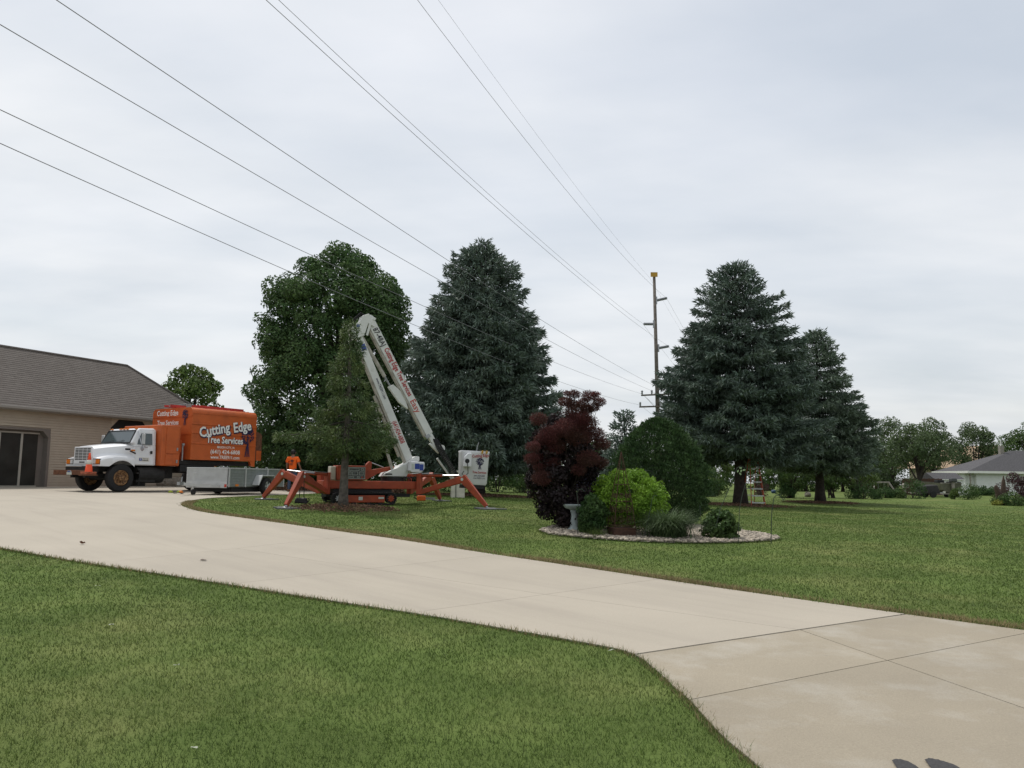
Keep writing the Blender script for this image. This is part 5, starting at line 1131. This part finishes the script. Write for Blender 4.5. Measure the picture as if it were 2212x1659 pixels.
ls_ = gp(1357, 18.7); broadleaf('lime_shrub', 'bright lime green rounded shrub behind the obelisk', ls_, 1.36, [(0,.35),(.25,.8),(.5,1.0),(.75,.9),(.92,.58),(1,.3)], 330, .125, 27000, .048, 'lime_leaf', tr=.05, t0=.12, cat='shrub', trunks=5, limbs=8, aspect=.75, bias=.30)
pe = gp(1277, 17.8); broadleaf('peony_bush', 'dark green lance-leaved clump beside the birdbath', pe, .80, [(0,.18),(.3,.32),(.7,.36),(1,.16)], 46, .12, 2600, .105, 'dark_leaf', bark='iron_dark', tr=.06, t0=.12, cat='shrub', trunks=6, limbs=14, aspect=.33, up=.15)
rb = gp(1556, 17.8); broadleaf('round_bush', 'small rounded green bush at the right of the stone bed', rb, .60, [(0,.30),(.3,.42),(.7,.40),(1,.18)], 80, .10, 3600, .075, 'mid_leaf', bark='iron_dark', tr=.05, t0=.05, cat='shrub', trunks=5, limbs=8, aspect=.7, bias=.35)
def arcs(name, label, base, n, L, spread, m, w=.006, cat='ornamental grass'):
    root = empty(name, base, 0, label, cat); az = rng.uniform(0, 2*np.pi, n); ln = L*rng.uniform(.55, 1.1, n); dr = rng.uniform(.5, 1.25, n); b0 = rng.normal(0, .17*spread, (n, 2))
    V = []; k = 6; out = np.stack([np.cos(az), np.sin(az)], 1); sd = np.stack([-np.sin(az), np.cos(az)], 1)
    for i in range(k):
        s = i/(k-1); xy = b0+out*(ln*s*s*.75*spread*dr)[:, None]*.9+out*(ln*s*.34)[:, None]; z = ln*(s-.62*dr*s**2.3); ww = w*(1-s*.85)
        c = np.c_[xy, np.maximum(z, .01)]; V += [c-np.c_[sd*ww, np.zeros(n)], c+np.c_[sd*ww, np.zeros(n)]]
    V = np.stack(V, 1).reshape(-1, 3); o = np.arange(n)[:, None, None]*(2*k); Fq = (o+np.array([[2*i, 2*i+1, 2*i+3, 2*i+2] for i in range(k-1)])[None]).reshape(-1, 4)
    npmesh('blades', V, Fq, m, root); return root
arcs('fountain_grass', 'arching grey green fountain grass right of the obelisk', gp(1443, 17.6), 2200, .95, .85, 'grey_leaf', .0075)
arcs('fountain_grass', 'low wispy grass tuft at the foot of the dark lance-leaved clump', gp(1285, 17.4), 260, .34, .6, 'pale_leaf', .004)
cm = empty('catmint', gp(1282, 19.0), 0, 'blue flowered catmint spikes behind the lime shrub', 'flower')
Ps = []
for k in range(16):
    x = rng.normal(0, .16); y = rng.normal(0, .1); h = rng.uniform(.95, 1.33); n = 26; zz = h-rng.uniform(0, .3, n); Ps.append(np.stack([x+rng.normal(0, .018, n)+.03*(zz-h), y+rng.normal(0, .018, n), zz], 1))
mound(np.concatenate(Ps), rng.normal(0, 1, (16*26, 3)), .03, .7, 'flower_blue', cm, 'flowers'); n = 900; P = np.stack([rng.normal(0, .18, n), rng.normal(0, .12, n), rng.uniform(.05, 1.0, n)], 1); mound(P, rng.normal(0, 1, (n, 3)), .05, .5, 'dark_leaf', cm)
# stones of the bed
bp_ = np.array(BED); lo = bp_.min(0); hi = bp_.max(0)
cbm = bmesh.new(); vs = [cbm.verts.new((p[0], p[1], g(p[0], p[1])+.012)) for p in BED[:-1]]; f = cbm.faces.new(vs); bmesh.ops.triangulate(cbm, faces=[f]); me = bpy.data.meshes.new('bed_soil'); cbm.to_mesh(me); cbm.free(); me.materials.append(MATS['stone_soil'])
so = bpy.data.objects.new('bed_soil', me); COL.objects.link(so); tag(so, 'sandy soil under the river stones of the garden bed', 'soil', kind='structure')
n = 10500; x = rng.uniform(lo[0], hi[0], n); y = rng.uniform(lo[1], hi[1], n); k = poly_in(BED, x, y); x, y = x[k], y[k]; n = len(x)
th = np.arange(5)*2*np.pi/5
sz = rng.uniform(.024, .06, n); P = np.stack([x, y, gz(x, y)+.02+rng.uniform(0, .025, n)], 1); ax_ = rng.uniform(0, 6.28, n)
ring = lambda zf, rf, ph: np.stack([np.stack([np.cos(t_+ax_+ph)*sz*rf*rng.uniform(.8, 1.2, n), np.sin(t_+ax_+ph)*sz*rf*.8*rng.uniform(.8, 1.2, n), np.full(n, zf)*sz], 1) for t_ in th], 1)
V = np.concatenate([np.stack([np.zeros(n), np.zeros(n), sz*.62], 1)[:, None], ring(.3, .85, 0), ring(-.2, .95, .6), np.stack([np.zeros(n), np.zeros(n), -sz*.5], 1)[:, None]], 1)+P[:, None]
Fb = []
for i in range(5): j = (i+1) % 5; Fb += [(0, 1+i, 1+j), (1+i, 6+i, 1+j), (1+j, 6+i, 6+j), (6+i, 11, 6+j)]
o = npmesh('river_stones', V.reshape(-1, 3), (np.arange(n)[:, None, None]*12+np.array(Fb)[None]).reshape(-1, 3), 'stone', smooth=True); tag(o, 'pale river stones mulching the oval garden bed', 'stones', kind='stuff')
# mulch rings
for (mx_, my_, mr), lab in zip(MULCH, ('brown mulch ring under the tall spruce behind the bucket', 'brown mulch ring under the wide spruce and stepladder', 'brown mulch ring under the smaller right spruce', 'brown mulch ring round the slim spruce trunk')):
    n = int(1700*mr); a = rng.uniform(0, 6.28, n); q = mr*np.sqrt(rng.random(n))*rng.uniform(.8, 1.12, n); x = mx_+q*np.cos(a)*1.15; y = my_+q*np.sin(a); P = np.stack([x, y, gz(x, y)+.015+.07*np.maximum(0, 1-q/mr)+rng.uniform(0, .03, n)], 1)
    V, Fq = leaves(P, rng.normal(0, 1, (n, 3))*np.array([1, 1, .3]), .075, .4, jitter=.1); o = npmesh('wood_mulch', V, Fq, 'mulch_chip'); tag(o, lab, 'mulch', kind='stuff')

# ================================================================ background on the right
def veg(name, lab, u, Y, h, r, m_, nl, lf, grp='shrubs along the far yard', cat='shrub', t0=.03, trunks=4, tr=.06, nc=30, cr=None, prof=None, bark='bark_dark', limbs=8):
    broadleaf(name, lab, gp(u, Y), h, prof or [(0,r*.75),(.35,r),(.7,r*.85),(1,r*.3)], nc, cr or r*.33, nl, lf, m_, bark=bark, tr=tr, t0=t0, cat=cat, group=grp, trunks=trunks, limbs=limbs)
spread = lambda r: [(.2,r*.25),(.42,r*.65),(.62,r),(.85,r*.8),(1,r*.35)]
veg('shrub', 'yellowish shrub left of the wide spruce trunk', 1548, 58, 2.7, 1.3, 'pale_leaf', 4200, .13)
veg('shrub', 'dark low shrub left of the wide spruce trunk', 1522, 55, 2.0, 1.2, 'dark_leaf', 3200, .12)
veg('vase_shrub', 'spreading vase-shaped shrub between the two right spruce trunks', 1708, 56, 2.5, 2.1, 'mid_leaf', 8200, .13, prof=spread(2.0), t0=.18, nc=55, cr=.4, tr=.12, limbs=22)
veg('shrub', 'dark rounded shrub at the foot of the vase-shaped shrub', 1700, 55.5, 1.0, .75, 'dark_leaf', 1200, .10)
veg('vase_shrub', 'leaning two-stem small tree just right of the small spruce trunk', 1796, 58, 2.7, 1.6, 'mid_leaf', 4600, .13, prof=spread(1.5), t0=.25, nc=34, cr=.4, tr=.16, limbs=9)
veg('vase_shrub', 'airy vase-shaped shrub left of the swing frame', 1848, 58, 2.5, 1.75, 'pale_leaf', 3800, .12, prof=spread(1.75), t0=.3, nc=40, cr=.35, tr=.14, limbs=24)
veg('shrub', 'dark spreading shrub under the airy vase-shaped shrub', 1865, 57, .95, 1.35, 'dark_leaf', 2200, .10)
veg('shrub', 'small reddish shrub seen past the stepladder', 1644, 60, 1.1, .6, 'plum_leaf', 700, .09)
for u, h, r, m_, lab in ((1910,.75,.75,'dark_leaf','dark low shrub below the swing frame'),(1936,.6,.7,'mid_leaf','light low shrub between two dark ones below the swing frame'),(1968,1.45,1.1,'dark_leaf','tall tapering shrub before the dark trailer'),(1889,.5,.5,'mid_leaf','tiny green tuft left of the swing frame'),(2060,.75,.38,'pale_leaf','single yellow green shrub before the boat'),(2088,1.1,.95,'mid_leaf','shrub with yellow top at the porch corner')): veg('shrub', lab, u, 61, h, r, m_, 1500, .10)
for k, u in enumerate((2108,2122,2136,2148)): veg('hedge_shrub', ('first','second','third','fourth')[k]+' low hedge shrub from the porch along the white siding', u, 82, .75, 1.1, 'dark_leaf', 800, .14, grp='low hedge shrubs along the white house')
veg('plum_shrub', 'purple leaved shrub beside the split stump', 2190, 56, 2.0, 1.2, 'plum_leaf', 3600, .11, grp=None)
veg('juniper', 'low green juniper mound at the foot of the split stump', 2180, 47.5, .62, .85, 'mid_leaf', 1500, .10, grp=None)
veg('hosta', 'pale yellow hosta left of the split stump', 2152, 47.5, .28, .35, 'yellow_leaf', 260, .12, grp=None, bark=None); veg('shrub', 'yellow green tuft behind the pale hosta', 2150, 49, .6, .4, 'pale_leaf', 500, .09)
veg('apple_tree', 'rounded tree with a dark trunk beside the white shed', 1985, 74, 6.4, 3.0, 'far_leaf', 9000, .19, grp='trees in the far yard', cat='tree', trunks=1, tr=.25, nc=70, cr=.8, prof=[(.38,1.2),(.5,2.4),(.66,2.9),(.85,2.2),(1,.7)], t0=.42, limbs=18)
veg('far_tree', 'pale tree between the small spruce and the dark-trunked tree', 1928, 82, 7.4, 3.0, 'far_leaf', 8500, .20, grp='trees in the far yard', cat='tree', trunks=1, tr=.2, nc=60, cr=.8, prof=[(.1,1.4),(.35,2.7),(.7,2.5),(1,.7)], t0=.1, limbs=14)
veg('far_tree', 'airy tree behind the dark-trunked tree', 2018, 98, 8.6, 3.6, 'far_leaf', 7000, .22, grp='trees in the far yard', cat='tree', trunks=1, tr=.2, nc=60, cr=.8, prof=[(.3,1.4),(.5,3.0),(.8,2.6),(1,.9)], t0=.3, limbs=20)
veg('far_tree', 'two-stemmed tree above the grey roof', 2108, 104, 8.9, 3.3, 'far_leaf', 9500, .23, grp='trees in the far yard', cat='tree', trunks=3, tr=.28, nc=66, cr=.85, prof=[(.35,1.8),(.5,3.0),(.75,2.8),(1,.8)], t0=.36, limbs=14)
veg('far_tree', 'dark tree at the right edge above the grey roof', 2222, 108, 9.4, 4.0, 'mid_leaf', 9500, .24, grp='trees in the far yard', cat='tree', trunks=1, tr=.25, nc=66, cr=1.0, prof=[(.2,2.4),(.5,3.6),(.8,3.0),(1,.8)], t0=.2, limbs=12)
veg('far_tree', 'low pale tree behind the chimney', 2160, 118, 6.8, 2.4, 'pale_leaf', 2200, .26, grp='trees in the far yard', cat='tree', trunks=1, tr=.2, nc=40, cr=.8, prof=[(.3,1.4),(.6,2.3),(1,.6)], t0=.3, limbs=8)
for k, (u, Y) in enumerate(((1475,92),(1540,95),(1660,98),(1740,96),(1820,100),(1880,97))): veg('far_tree', ('hazy tree far behind the arborvitae','hazy tree far left of the wide spruce trunk','hazy tree far behind the stepladder','hazy tree far behind the vase-shaped shrub','hazy tree far right of the small spruce trunk','hazy tree far behind the swing frame')[k], u, Y, 4.9+.5*(k % 2), 3.8, 'mid_leaf', 5200, .30, grp='trees in the far yard', cat='tree', trunks=1, tr=.2, nc=44, cr=1.0, prof=[(.08,2.4),(.4,3.6),(.8,2.8),(1,1.)], t0=.06, limbs=8)
for k, (u, Y) in enumerate(((470,95),(560,100),(640,98),(860,105),(960,104),(1080,102),(1170,98),(1290,95),(1390,94))): veg('far_tree', ('far tree low behind the truck box','far tree behind the maple left side','far tree behind the worker','far tree behind the lift turret','far tree behind the jib','far tree right of the bucket','far tree left of the smoke bush','far tree behind the smoke bush','far tree behind the young spruce')[k], u, Y, 4.2+.6*(k % 3) if k else 3.2, 3.8, 'mid_leaf', 3600, .32, grp='trees along the far horizon', cat='tree', trunks=1, tr=.2, nc=40, cr=1.1, prof=[(.05,2.6),(.4,3.8),(.8,2.8),(1,1.)], t0=.04, limbs=8)

# ---- white house with grey roof
wx, wy, wz = gp(2109, 86.); wh = empty('white_house', (wx, wy, wz), R(3), 'white sided single storey house with grey hip roof', 'house')
MB().box((0,0,-.3),(16,5.5,2.45)).box((-.9,.5,-.3),(-.003,5.4,2.45)).build('wall', 'white_siding', wh)
MB().add([(-1.2,-.6,2.42),(19,-.6,2.42),(19,6.1,2.42),(-1.2,6.1,2.42),(5.8,2.75,4.75),(14,2.75,4.75)], [(0,1,5,4),(1,2,5),(2,3,4,5),(3,0,4),(3,2,1,0)]).build('roof', 'roof_grey', wh)
MB().box((-1.22,-.64,2.22),(19,-.603,2.45)).build('fascia', 'white_trim', wh); MB().box((-1.24,-.603,2.22),(-1.203,6.1,2.45)).build('fascia', 'white_trim', wh)
wb = None
for k in range(12):
    if wb is None: wb = MB().add([(0,-.035,0),(16,-.035,0),(16,-.004,.205),(0,-.004,.205),(0,-.002,0),(16,-.002,0)], [(0,1,2,3),(0,4,5,1),(0,3,4),(1,5,2)]).build('siding_board', 'white_siding', wh)
    else: o = wb.copy(); COL.objects.link(o); o.parent = wh; o.location = (0, 0, k*.2)
wb.location = (0, 0, 0)
MB().box((-.85,-.3,0),(-.75,-.2,2.3)).build('porch_post', 'grey_wood', wh)
rf = wh.children[1]
MB().box((4.5,2.6,4.0),(4.9,3.0,5.25)).build('chimney', 'grey_wood', rf); MB().tube([(4.7,2.8,5.25),(4.7,2.8,5.8)], .05, 6).build('vent_pipe', 'white_trim', rf)
# ---- white shed
wx, wy, wz = gp(2052, 82.); sd = empty('white_shed', (wx, wy, wz), R(6), 'small white shed with dark shingle roof behind the boat', 'shed')
MB().box((-1.55,0,-.3),(1.45,2.6,1.52)).build('wall', 'white_siding', sd); MB().prism([(0,0),(0,0)], 0, 0) if False else None
MB().add([(-1.65,-.12,1.52),(1.55,-.12,1.52),(1.55,1.3,2.2),(-1.65,1.3,2.2),(1.55,2.72,1.52),(-1.65,2.72,1.52)], [(0,1,2,3),(3,2,4,5),(0,5,4,1),(0,3,5),(1,4,2)]).build('roof', 'roof_grey', sd); MB().box((-1.65,-.14,1.46),(1.55,-.123,1.54)).build('fascia', 'white_trim', sd)
# ---- tan house beyond
wx, wy, wz = gp(2110, 128.); th_ = empty('tan_house', (wx, wy, wz), R(10), 'tan roofed house far behind the grey roof', 'house')
MB().box((-5.8,0,-.4),(7.2,8,3.6)).build('wall', 'tan_wall', th_); MB().add([(-7.4,-.5,3.5),(8.8,-.5,3.5),(8.0,5,7.5),(-1.0,5,7.0),(8.8,10.5,3.5),(-7.4,10.5,3.5)], [(0,1,2,3),(3,2,4,5),(0,3,5),(1,4,2)]).build('roof', 'tan_roof', th_)
for x in (-4.5,-1.5,1.5): MB().box((x,-.02,1.0),(x+1.1,-.003,2.3)).build('window', 'glass', th_)
# ---- boat on trailer, seen from astern
bx0, by0, bz0 = gp(2055, 68.); bo = empty('fishing_boat', (bx0, by0, bz0), R(6), 'dark fishing boat with outboard motor parked stern-on', 'boat')
secs = [(0,.88,.95),(2.2,.9,.98),(4.2,.62,1.05),(5.0,.08,1.15)]; V = []; Fs = []
for y, w, h in secs:
    for x, z in ((-w,h+.22),(-w*.9,.62),(-w*.5,.42),(0,.36),(w*.5,.42),(w*.9,.62),(w,h+.22)): V.append((x, y, z))
for i in range(3):
    for k in range(6): Fs.append((i*7+k, i*7+k+1, (i+1)*7+k+1, (i+1)*7+k))
Fs.append(tuple(range(7))); MB().add(V, Fs).build('hull', 'boat_hull', bo); MB().box((-.92,-.02,1.12),(.92,.06,1.2)).build('transom_cap', 'grey_wood', bo)
MB().box((-.8,.6,1.0),(-.2,1.1,1.42)).box((.25,.6,1.0),(.8,1.1,1.3)).build('seats', 'black', bo, bevel=.04)
mo = MB().box((-.22,-.45,1.25),(.24,.05,1.58)).build('outboard_motor', 'motor_grey', bo, bevel=.08); MB().box((-.09,-.3,.45),(.09,-.1,1.25)).build('motor_leg', 'grey_wood', mo, bevel=.02)
MB().tube([(-.55,-.05,1.2),(-.55,-.05,1.75)], .012, 5).build('antenna', 'steel', bo); MB().beam((.2,-.1,1.3), (.75,-.1,1.2), .1, .08).build('trolling_motor', 'motor_grey', bo)
MB().box((-.85,-.1,.25),(-.7,4.8,.35)).box((.7,-.1,.25),(.85,4.8,.35)).box((-.85,0,.24),(.85,.1,.34)).build('trailer_frame', 'grey_wood', bo)
for s in (-1, 1): MB().lathe([(.1,-.09),(.29,-.09),(.29,.09),(.1,.09)], 18, c=(s*.98,2.2,.29), axis='x').build('wheel', 'rubber', bo)
MB().box((-.85,-.12,.33),(-.62,-.101,.5)).build('tail_lamp', 'cone_white', bo)
# ---- dark covered trailer and brown fence behind it
bx0, by0, bz0 = gp(2003, 66.); dt = empty('covered_trailer', (bx0, by0, bz0), R(4), 'low trailer under a dark tarpaulin left of the boat', 'trailer')
MB().add([(-.72,-.6,.3),(.72,-.6,.3),(.78,.6,.35),(-.78,.6,.35),(-.6,-.45,.9),(.62,-.4,1.0),(.6,.5,1.05),(-.62,.45,.95)], [(0,3,2,1),(4,5,6,7),(0,1,5,4),(1,2,6,5),(2,3,7,6),(3,0,4,7)]).build('tarpaulin', 'underbody', dt, bevel=.08)
for s in (-1, 1): MB().lathe([(.08,-.08),(.26,-.08),(.26,.08),(.08,.08)], 16, c=(.1,s*.55,.26), axis='y').build('wheel', 'rubber', dt)
MB().beam((.7,0,.35), (1.3,0,.4), .08, .08).build('drawbar', 'steel', dt)
bx0, by0, bz0 = gp(1990, 80.); fe = empty('board_fence', (bx0, by0, bz0), R(4), 'dark brown board fence behind the tarpaulin', 'fence')
for k in range(26): MB().box((-1.9+k*.155,0,0),(-1.9+k*.155+.145,.02,1.55+.02*((k*7) % 3))).build('board', 'fence_brown', fe)
MB().box((-1.9,.021,.4),(2.1,.06,.5)).box((-1.9,.021,1.2),(2.1,.06,1.3)).build('rail', 'fence_brown', fe)
bx0, by0, bz0 = gp(1897, 84.); fe2 = empty('board_fence', (bx0, by0, bz0), R(2), 'brown board fence behind the swing frame', 'fence')
for k in range(26): MB().box((-1.9+k*.155,0,0),(-1.9+k*.155+.145,.02,1.15+.02*((k*5) % 3))).build('board', 'fence_brown', fe2)
# ---- swing frame
bx0, by0, bz0 = gp(1903, 70.); sw = empty('swing_frame', (bx0, by0, bz0), R(5), 'weathered wooden swing frame in the far yard', 'swing')
for s in (-1, 1):
    for q in (-1, 1): MB().beam((s*.95+s*.12,q*.75,0), (s*.80-s*.16,q*.05,1.15), .1, .1).build('leg', 'grey_wood', sw)
MB().beam((-.75,0,1.15), (.75,0,1.15), .1, .12).build('top_beam', 'grey_wood', sw); MB().beam((-1.0,.7,.25), (1.0,.7,.25), .08, .08).build('ground_rail', 'grey_wood', sw)
for x in (-.25, .25): MB().tube([(x,0,1.1),(x,0,.4)], .012, 4).build('swing_chain', 'steel', sw)
MB().box((-.27,-.1,.37),(.27,.1,.4)).build('swing_seat', 'grey_wood', sw)
# ---- post box, split stump, boulder, barrel
bx0, by0, bz0 = gp(1955, 62.); pb = empty('post_box', (bx0, by0, bz0), 0, 'small grey box on a post among the far shrubs', 'box')
MB().box((-.05,-.05,-.1),(.05,.05,.75)).build('post', 'grey_wood', pb); MB().prism([(-.17,.75),(.17,.75),(.17,1.0),(.1,1.1),(-.1,1.1),(-.17,1.0)], -.2, .2).build('box', 'grey_wood', pb)
bx0, by0, bz0 = gp(2160, 48.); stp = empty('split_stump', (bx0, by0, bz0), 0, 'tall split dead stump with two jagged prongs', 'stump')
MB().tube([(-.03,0,-.1),(-.04,0,.3),(-.12,0,.65),(-.21,.02,.95),(-.25,.02,1.08),(-.22,.02,1.15)], [.32,.25,.18,.14,.08,.02], 10).build('short_prong', 'stump_wood', stp); MB().tube([(.1,.05,-.1),(.14,.05,.4),(.20,.05,.9),(.23,.05,1.35),(.25,.05,1.68)], [.32,.20,.15,.10,.015], 10).build('tall_prong', 'stump_wood', stp)
def rock(name, label, loc, s, m, cat, grp=None):
    r_ = random.Random(str(loc)); bm = bmesh.new(); bmesh.ops.create_icosphere(bm, subdivisions=2, radius=1)
    for v in bm.verts: v.co = Vector((v.co.x*s[0], v.co.y*s[1], v.co.z*s[2]))*r_.uniform(.8, 1.12)
    me = bpy.data.meshes.new(name); bm.to_mesh(me); bm.free(); me.materials.append(MATS[m]); o = bpy.data.objects.new(name, me); COL.objects.link(o); o.location = loc; return tag(o, label, cat, grp)
x, y, z = gp(1744, 60.); rock('boulder', 'pale boulder in the grass left of the small spruce trunk', (x, y, z+.15), (.26,.2,.24), 'stone_soil', 'boulder')
x, y, z = gp(1671, 66.); rock('blue_tarp', 'small blue tarp bundle beyond the stepladder', (x, y, z+.25), (.22,.2,.16), 'barrel_blue', 'tarp')
for k, u in enumerate((296,312,330,349,366,383)):
    x, y, z = gp(u, 40.5); rock('edging_stone', ('first','second','third','fourth','fifth','sixth')[k]+' grey edging stone from the left under the truck', (x, y, z+.12), (.34,.28,.26+.03*(k % 3)), 'stone_soil', 'stone', 'rough edging stones behind the truck')
# gloves / helmets by the coupling
for u, v, m_, lab in ((370,1047,'hi_vis','yellow green work boot cover left of the trailer coupling'),(388,1050,'hi_vis','yellow green helmet nearest the trailer coupling'),(392,1053,'lamp_amber','orange helmet piece under the trailer coupling')):
    x, y, z = gp(u, 30.8); o = MB().lathe([(.17,0),(.16,.04),(.135,.1),(.08,.15),(.02,.17)], 14).lathe([(.19,-.005),(.19,.015),(.16,.02)], 14).build('safety_helmet', m_, smooth=True); o.location = (x, y, z+.016); o.scale = (.5,.5,.5); tag(o, lab, 'helmet', 'safety gear on the drive')
# leaf litter behind the trailer
n = 5200; u_ = rng.uniform(0, 1, n); x = -11.2+u_*6.2; y = 38.6+rng.normal(0, .38, n); z = gz(x, y)+np.abs(rng.normal(0, .11, n))*(np.abs(y-38.6) < .8)+.02
V, Fq = leaves(np.stack([x, y, z], 1), rng.normal(0, 1, (n, 3))*np.array([1, 1, .5]), .11, .6, jitter=.1); o = npmesh('leaf_litter', V, Fq, 'mulch_chip'); tag(o, 'heap of brown leaves and chips along the far edge of the drive', 'leaves', kind='stuff')

# ================================================================ bits on the concrete and lawn
def bit(name, lab, u, v, s, m_, cat, curl=.4):
    p = G(u, v); r_ = random.Random(u*7+v); mb = MB()
    k = 9; pts = []
    for i in range(k): a = 2*math.pi*i/k; q = s*r_.uniform(.5, 1.1); pts.append((q*math.cos(a), q*.7*math.sin(a), s*curl*r_.uniform(0, 1)+.004))
    mb.add(pts+[(0, 0, .006)], [(i, (i+1) % k, k) for i in range(k)]); o = mb.build(name, m_); o.location = (p[0], p[1], p[2]+(.013 if 'concrete' in lab else .03)); return tag(o, lab, cat)
bit('dry_leaf', 'curled brown leaf clump on the concrete at left', 178, 1177, .055, 'rust_brown', 'leaf', 1.2); bit('dry_leaf', 'flat dark leaf on the concrete in mid drive', 439, 1212, .07, 'stump_wood', 'leaf', .15)
bit('dry_leaf', 'small leaf scrap on the concrete by the trailer jack', 392, 1068, .16, 'stump_wood', 'leaf', .5); bit('dry_leaf', 'tiny dark scrap on the concrete left of the grass island tip', 377, 1067, .10, 'stump_wood', 'leaf', .4)
bit('pale_petal', 'pale leaf scrap on the lawn below the left drive edge', 211, 1273, 0.036, 'paper', 'leaf'); bit('pale_petal', 'white leaf scrap on the lawn at left', 241, 1359, 0.042, 'paper', 'leaf'); bit('pale_petal', 'pale scrap on the lawn left of centre', 380, 1447, 0.030, 'paper', 'leaf'); bit('pale_petal', 'pale leaf on the lawn edge near the joint in the drive', 1322, 1414, 0.036, 'paper', 'leaf'); bit('pale_petal', 'tan leaf on the lawn at the bottom of the frame', 420, 1630, 0.024, 'paper', 'leaf')
for k, (pts, lab) in enumerate(((((1926,1647),(1934,1643.5),(1948,1644.5),(1962,1649),(1974,1655),(1990,1668),(1950,1672),(1938,1664)),'left dark mark at the bottom edge of the concrete'),(((1998,1645),(2006,1642),(2022,1644),(2042,1649.5),(2062,1656),(2080,1668),(2030,1674),(2012,1664)),'right dark mark at the bottom edge of the concrete'))):  # two flat dark shapes with ragged edges laid over the slab
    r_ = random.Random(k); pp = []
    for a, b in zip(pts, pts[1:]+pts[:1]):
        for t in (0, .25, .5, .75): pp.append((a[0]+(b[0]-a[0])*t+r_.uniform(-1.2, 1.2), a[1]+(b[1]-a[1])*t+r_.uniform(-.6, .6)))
    q = [G(u, v) for u, v in pp]; mb = MB(); n = len(q); mb.add([(p[0], p[1], g(p[0], p[1])+.0115) for p in q], [tuple(range(n))]); o = mb.build('dark_mark', 'tar'); tag(o, lab, 'mark', 'dark marks on the concrete')
make_grass()
print('TRIS', sum(len(o.data.polygons) for o in COL.objects if o.type == 'MESH'))
